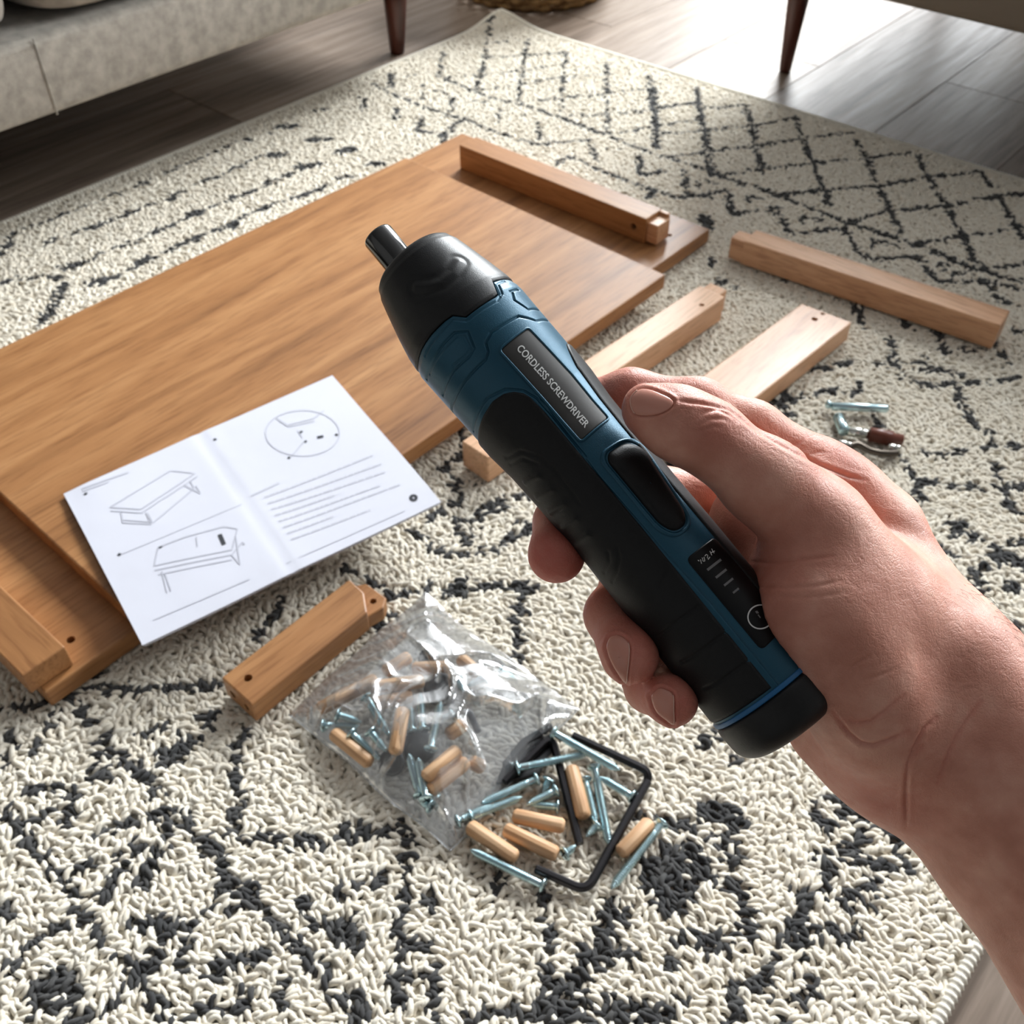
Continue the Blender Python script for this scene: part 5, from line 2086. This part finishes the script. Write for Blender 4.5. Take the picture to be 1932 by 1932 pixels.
def surface_nets(Fd):
    s = Fd < 0
    nx, ny, nz = Fd.shape
    c = [(i, j, k) for i in (0, 1) for j in (0, 1) for k in (0, 1)]
    sh = lambda arr, o: arr[o[0]:nx - 1 + o[0], o[1]:ny - 1 + o[1], o[2]:nz - 1 + o[2]]
    cnt = sum(sh(s, o).astype(np.int8) for o in c)
    act = (cnt > 0) & (cnt < 8)
    ii = np.argwhere(act)
    idx = -np.ones(act.shape, np.int32)
    idx[act] = np.arange(len(ii))
    vals = np.stack([Fd[ii[:, 0] + o[0], ii[:, 1] + o[1], ii[:, 2] + o[2]] for o in c], 1)
    pos = np.zeros((len(ii), 3))
    num = np.zeros(len(ii))
    for a in range(8):
        for b in range(a + 1, 8):
            da = np.array(c[b]) - np.array(c[a])
            if np.abs(da).sum() != 1:
                continue
            va, vb = vals[:, a], vals[:, b]
            m_ = (va < 0) != (vb < 0)
            t_ = np.where(m_, va / np.where(m_, va - vb, 1), 0)
            pos += np.where(m_[:, None], np.array(c[a]) + t_[:, None] * da, 0)
            num += m_
    V = ii + pos / num[:, None]
    Fc = []
    for ax in range(3):
        o1 = [0, 0, 0]
        o1[ax] = 1
        A = s[:nx - o1[0], :ny - o1[1], :nz - o1[2]]
        B = s[o1[0]:, o1[1]:, o1[2]:]
        e = np.argwhere(A != B)
        u, w = (ax + 1) % 3, (ax + 2) % 3
        e = e[(e[:, u] > 0) & (e[:, w] > 0) & (e[:, u] < Fd.shape[u] - 1) & (e[:, w] < Fd.shape[w] - 1)]
        q = []
        for du, dw in ((0, 0), (-1, 0), (-1, -1), (0, -1)):
            t_ = e.copy()
            t_[:, u] += du
            t_[:, w] += dw
            q.append(idx[t_[:, 0], t_[:, 1], t_[:, 2]])
        q = np.stack(q, 1)
        flip = ~A[e[:, 0], e[:, 1], e[:, 2]]
        q[flip] = q[flip][:, ::-1]
        Fc.append(q[(q >= 0).all(1)])
    return V, np.concatenate(Fc)


HV, HF = surface_nets(FIELD)
HF1 = HF
HV = LO + HV * VOX
# relax, then one subdivision so that creases are fine
HV0 = HV


def relax(V, Fc, it, lam=0.5):
    e = np.concatenate([Fc[:, [0, 1]], Fc[:, [1, 2]], Fc[:, [2, 3]], Fc[:, [3, 0]]])
    n = len(V)
    deg = np.bincount(e.ravel(), minlength=n)[:, None].clip(1)
    for _ in range(it):
        acc = np.zeros_like(V)
        for k in range(3):
            acc[:, k] = np.bincount(e[:, 0], V[e[:, 1], k], n) + np.bincount(e[:, 1], V[e[:, 0], k], n)
        V = V + lam * (acc / deg - V)
    return V


HV = relax(HV, HF, 6)


def subdivide(V, Fc):
    n = len(V)
    e = np.sort(np.stack([Fc, np.roll(Fc, -1, 1)], -1), -1).reshape(-1, 2)
    key = e[:, 0].astype(np.int64) * n + e[:, 1]
    u_, inv = np.unique(key, return_inverse=True)
    em = (V[u_ // n] + V[u_ % n]) / 2
    ei = n + inv.reshape(-1, 4)
    fi = n + len(u_) + np.arange(len(Fc))
    V2 = np.concatenate([V, em, V[Fc].mean(1)])
    F2 = np.concatenate([np.stack([Fc[:, k], ei[:, k], fi, ei[:, k - 1]], 1) for k in range(4)])
    return V2, F2


def normals(V, Fc):
    nf = np.cross(V[Fc[:, 2]] - V[Fc[:, 0]], V[Fc[:, 3]] - V[Fc[:, 1]])
    N_ = np.zeros_like(V)
    for c_ in range(4):
        for k in range(3):
            N_[:, k] += np.bincount(Fc[:, c_], nf[:, k], len(V))
    return N_ / (np.linalg.norm(N_, axis=1)[:, None] + 1e-15)


HV, HF = subdivide(HV, HF)
HV = relax(HV, HF, 4)
HN = normals(HV, HF)
n2 = len(HV)
view = HV / np.linalg.norm(HV, axis=1)[:, None]
if (HV[HF[:, 0]] * np.cross(HV[HF[:, 1]], HV[HF[:, 2]])).sum() < 0:
    HN = -HN
    HF = HF[:, ::-1]
facing = np.einsum('ij,ij->i', HN, view) < 0.15
hx, hy = 966 + FPX * HV[:, 0] / HV[:, 2], 966 + FPX * HV[:, 1] / HV[:, 2]
hp = np.stack([hx, hy], 1)
C3, C7, C4 = (980, 660, 2.0294), (1432, 1132, 3.864), (1400, 560, 2.842)
CREASE = [  # crop, polyline, depth m, half width px
    (C2, [(1040, 318), (1085, 285), (1140, 278), (1195, 302), (1240, 335)], .00042, 3.0),
    (C2, [(1055, 345), (1110, 318), (1165, 318), (1205, 335)], .00036, 2.6),
    (C2, [(950, 312), (962, 285), (985, 262)], .0003, 2.6),
    (C2, [(985, 330), (1000, 290), (1030, 262)], .0003, 2.6),
    (C2, [(1000, 365), (1060, 370), (1120, 352), (1180, 358)], .00028, 2.6),
    (C3, [(600, 195), (690, 205), (800, 232), (885, 290), (960, 340), (1050, 395), (1150, 445), (1260, 485), (1330, 500)], .0006, 3.2),
    (C3, [(1040, 372), (1075, 355), (1100, 330)], .0005, 3.0),
    (C3, [(1100, 408), (1140, 395), (1180, 398)], .0003, 3.0),
    (C3, [(870, 812), (960, 815), (1060, 805), (1200, 790)], .0004, 3.0),
    (C3, [(884, 905), (990, 912), (1130, 905), (1230, 885)], .0003, 3.0),
    (C3, [(955, 702), (985, 700), (1005, 705)], .0003, 3.0),
    (C3, [(960, 945), (1100, 950), (1250, 930)], .0002, 3.0),
    (C7, [(630, 525), (720, 455), (850, 395)], .0003, 3.0),
    (C7, [(700, 605), (850, 562), (1010, 500)], .0003, 3.0),
    (C7, [(600, 868), (700, 890), (810, 886), (930, 800), (1060, 690)], .0004, 2.6),
    (C7, [(540, 815), (600, 900), (660, 975), (740, 1040), (830, 1060), (950, 1020), (1090, 960)], .0007, 3.2),
    (C7, [(1300, 860), (1200, 950), (1125, 1090), (1085, 1200), (1072, 1350), (1070, 1500), (1078, 1650)], .0007, 3.4),
    (C7, [(1190, 1060), (1130, 1130), (1100, 1200)], .0005, 2.6),
    (C7, [(1620, 740), (1500, 900), (1440, 1000), (1380, 1120), (1300, 1340)], .0004, 2.6),
    (C7, [(1440, 700), (1510, 640), (1600, 640)], .0002, 2.6),
    (C7, [(478, 1150), (490, 1240), (500, 1330)], .0003, 2.6),
]
disp = np.zeros(n2)
for c_, pl, dp, wd in CREASE:
    pl = np.array([(c_[0] + x / c_[2], c_[1] + y / c_[2]) for x, y in pl])
    lo, hi = pl.min(0) - 20, pl.max(0) + 20
    k = np.where(((hp > lo) & (hp < hi)).all(1) & facing)[0]
    d_ = poly_dist(hp[k], pl)
    L_ = np.minimum(np.linalg.norm(hp[k] - pl[0], axis=1), np.linalg.norm(hp[k] - pl[-1], axis=1))
    fade = np.clip(L_ / 30, 0.25, 1)
    disp[k] -= dp * fade * np.exp(-(d_ / wd) ** 2)
    disp[k] += dp * 0.3 * fade * np.exp(-((d_ - wd * 2.6) / (wd * 1.6)) ** 2)
NAILS = [([(1191, 768), (1190, 752), (1203, 737), (1222, 735), (1248, 744), (1270, 757), (1262, 772), (1240, 782), (1214, 784), (1198, 780)], (9, 12)),
         ([(1151, 1202), (1168, 1199), (1186, 1213), (1187, 1240), (1184, 1268), (1181, 1289), (1168, 1274), (1154, 1250), (1145, 1222)], (2, 5)),
         ([(1228, 1314), (1243, 1299), (1258, 1302), (1270, 1311), (1271, 1340), (1271, 1367), (1254, 1356), (1238, 1342)], (3, 5))]
for ol, _f in NAILS:
    cl = catmull(np.vstack([ol, ol[:1]]), 6)
    k = np.where((np.abs(hp - cl.mean(0)) < 90).all(1) & facing)[0]
    d_ = poly_dist(hp[k], cl)
    ins = np.zeros(len(k), bool)
    for a, b in zip(cl[:-1], cl[1:]):
        hit = ((a[1] > hp[k, 1]) != (b[1] > hp[k, 1])) & (hp[k, 0] < (b[0] - a[0]) * (hp[k, 1] - a[1]) / (b[1] - a[1] + 1e-9) + a[0])
        ins ^= hit
    disp[k] -= 0.00022 * np.exp(-(d_ / 3.0) ** 2)
    disp[k] += np.where(ins, -0.0001, 0.0004 * np.exp(-((d_ - 6.5) / 4.0) ** 2))
# tendons and knuckle relief
for (x, y, r_, a_) in ((1352, 800, 44, .0007), (1555, 872, 55, .0006), (1690, 1010, 70, .0008), (1640, 960, 50, -.0005), (1480, 900, 60, .0004), (1815, 1330, 90, -.0008), (1745, 1190, 60, .0006)):
    k = facing
    disp += np.where(k, a_ * np.exp(-((hx - x) ** 2 + (hy - y) ** 2) / r_ ** 2), 0)
HV = HV + HN * disp[:, None]

m = Mat('skin', srgb(205, 150, 128), 0.48)
at = m.n('ShaderNodeAttribute')
at.attribute_name = 'flush'
v = m.coords()
n1 = m.noise(v, 60, 3, 0.55)
n2_ = m.noise(v, 220, 3, 0.6)
base = m.ramp(n1, [(0.34, srgb(194, 132, 112)), (0.52, srgb(210, 149, 129)), (0.68, srgb(221, 165, 145))])
fl = m.math('MULTIPLY', at.outputs['Fac'], m.ramp(n2_, [(0.3, (0.75, 0.75, 0.75, 1)), (0.7, (1, 1, 1, 1))]))
m.col(m.mix(fl, base, srgb(196, 92, 80)))
m.b.inputs['Subsurface Weight'].default_value = 0.18
m.b.inputs['Subsurface Radius'].default_value = (0.006, 0.0025, 0.0015)
m.b.inputs['Subsurface Scale'].default_value = 0.5
m.b.inputs['Specular IOR Level'].default_value = 0.42
vo = m.n('ShaderNodeTexVoronoi', feature='DISTANCE_TO_EDGE')
vo.inputs['Scale'].default_value = 1000
wv = m.n('ShaderNodeVectorMath', operation='ADD')
nv = m.n('ShaderNodeTexNoise', i_Scale=160.0, i_Detail=2.0)
m.l(v, nv.inputs['Vector'])
sc3 = m.n('ShaderNodeVectorMath', operation='SCALE')
sc3.inputs['Scale'].default_value = 0.004
m.l(nv.outputs['Color'], sc3.inputs[0])
st3 = m.coords((1.0, 0.55, 0.8), 'Object', (0.3, 0.2, 0.6))
m.l(st3, wv.inputs[0])
m.l(sc3.outputs[0], wv.inputs[1])
m.l(wv.outputs[0], vo.inputs['Vector'])
cell = m.ramp(vo.outputs['Distance'], [(0.0, (0, 0, 0, 1)), (0.16, (1, 1, 1, 1))])
b1 = m.bump(cell, 0.00016, 0.32)
b2 = m.bump(m.noise(v, 900, 3, 0.6), 0.0003, 0.35, b1)
m.bump(m.noise(v, 150, 3, 0.6, 0.8), 0.0009, 0.38, b2)
m.rough(m.ramp(n2_, [(0.3, (0.42, 0.42, 0.42, 1)), (0.7, (0.56, 0.56, 0.56, 1))]))
M_SKIN = m.m

WV = cam2world(HV)
hroot = root('person', cam2world(pc(1700, 1250, .345)), 'right hand and bare forearm gripping the cordless screwdriver', 'person')
hand = make('hand', WV, HF, M_SKIN, hroot)
me = hand.data
fl_ = np.zeros(len(HV))
for j, r_, a_ in (((1216, 771, .3205), .012, .45), ((1050, 1046, .344), .022, .95), ((1188, 1236, .329), .020, .7), ((1268, 1322, .326), .019, .7), ((1352, 800, .310), .010, .35), ((1090, 762, .3775), .03, .5),
                  ((1500, 960, .330), .020, .30), ((1445, 1090, .325), .022, .35), ((1650, 1480, .335), .020, .45), ((1590, 850, .355), .016, .30), ((1200, 720, .365), .03, .35)):
    fl_ = np.maximum(fl_, a_ * np.exp(-(np.linalg.norm(HV - pc(*j), axis=1) / r_) ** 2))
for c_, pl, dp, wd in CREASE:
    if dp < 0.0004:
        continue
    pl = np.array([(c_[0] + x / c_[2], c_[1] + y / c_[2]) for x, y in pl])
    k = np.where(facing)[0]
    d_ = poly_dist(hp[k], pl)
    fl_[k] = np.maximum(fl_[k], 0.25 * np.exp(-(d_ / 6.0) ** 2))
at = me.attributes.new('flush', 'FLOAT', 'POINT')
at.data.foreach_set('value', fl_.astype(np.float32))

# nails lie on the fingertips
BV = BVHTree.FromPolygons([tuple(x) for x in HV0], [tuple(int(i) for i in f) for f in HF1])
m = Mat('fingernail', srgb(212, 148, 130), 0.25)
m.b.inputs['Subsurface Weight'].default_value = 0.1
m.b.inputs['Subsurface Radius'].default_value = (0.004, 0.002, 0.001)
M_NAIL = m.m
m = Mat('nail_edge', srgb(224, 178, 160), 0.35)
M_NAIL2 = m.m


def on_hand(x, y):
    d_ = Vector(pc(x, y, 1.0)).normalized()
    hit = BV.ray_cast(Vector((0, 0, 0)), d_)
    return hit


def nail(outline, free, c=None):
    """outline in pixels; free = indices range of the free edge"""
    ol = np.array(outline, float)
    if c:
        ol = np.array([(c[0] + x / c[2], c[1] + y / c[2]) for x, y in ol])
    n = len(ol)
    cl = catmull(np.vstack([ol, ol[:1]]), 6)[:-1]
    ce = cl.mean(0)
    rings = [0.02, 0.25, 0.5, 0.72, 0.88, 0.97, 1.0, 1.0]
    hts = [0.00075, 0.00074, 0.00070, 0.00062, 0.00050, 0.00034, 0.00018, -0.0006]
    V = []
    nav = None
    for r_, h_ in zip(rings, hts):
        row = []
        for p_ in ce + (cl - ce) * r_:
            hit = on_hand(*p_)
            if hit[0] is None:
                row.append(None)
                continue
            nn = hit[1]
            if nn.dot(hit[0]) > 0:
                nn = -nn
            row.append(np.array(hit[0]) + np.array(nn) * h_)
        good = [q for q in row if q is not None]
        row = [q if q is not None else good[min(range(len(good)), key=lambda i: 1)] for q in row]
        V += row
    V = np.array(V)
    m_ = len(cl)
    # smooth rows so that the nail plate is even
    G = V.reshape(len(rings), m_, 3)
    for _ in range(2):
        G[:-1] = G[:-1] * 0.5 + 0.25 * (np.roll(G[:-1], 1, 1) + np.roll(G[:-1], -1, 1))
    V = G.reshape(-1, 3)
    o = make('fingernail', cam2world(V), grid_faces(len(rings), m_, True), M_NAIL, hand)
    fe = []
    for p_ in cl:
        pass
    i0, i1 = free[0] * 6, free[1] * 6
    idx = [i % m_ for i in range(i0, i1 + 1)]
    line = G[5][idx] * 0.6 + G[6][idx] * 0.4
    line = line - line / np.linalg.norm(line, axis=1)[:, None] * 0.0001
    v, f = tube(cam2world(line), 0.00022, 6)
    make('nail_edge', v, f, M_NAIL2, o)
    return o


for ol, fr in NAILS:
    nail(ol, fr)

# hair on the wrist edge
hair = []
hr = np.random.default_rng(9)
cand = np.where(facing & (hx > 1800) & (hx < 2000) & (hy > 1090) & (hy < 1300) & (np.einsum('ij,ij->i', HN, view) > -0.45))[0]
for k in hr.choice(cand, 90):
    p_, nn = HV[k], HN[k]
    dirv = pc(1932, 1250, .33) - pc(1832, 1100, .338)
    dirv /= np.linalg.norm(dirv)
    L_ = hr.uniform(0.005, 0.011)
    side = hr.normal(0, 0.25, 3)
    pts_ = [p_ - nn * 0.0003]
    for q in (0.35, 0.7, 1.0):
        pts_.append(p_ + nn * L_ * 0.45 * q * (1.2 - 0.5 * q) + (dirv + side * q) * L_ * 0.8 * q)
    hair.append(tube(cam2world(np.array(pts_)), [0.00005, 0.000045, 0.00003, 0.000012], 4))
v, f = join(hair)
tag(make('arm_hair', v, f, Mat('arm_hair', srgb(52, 38, 30), 0.5).m, hroot), kind='stuff')
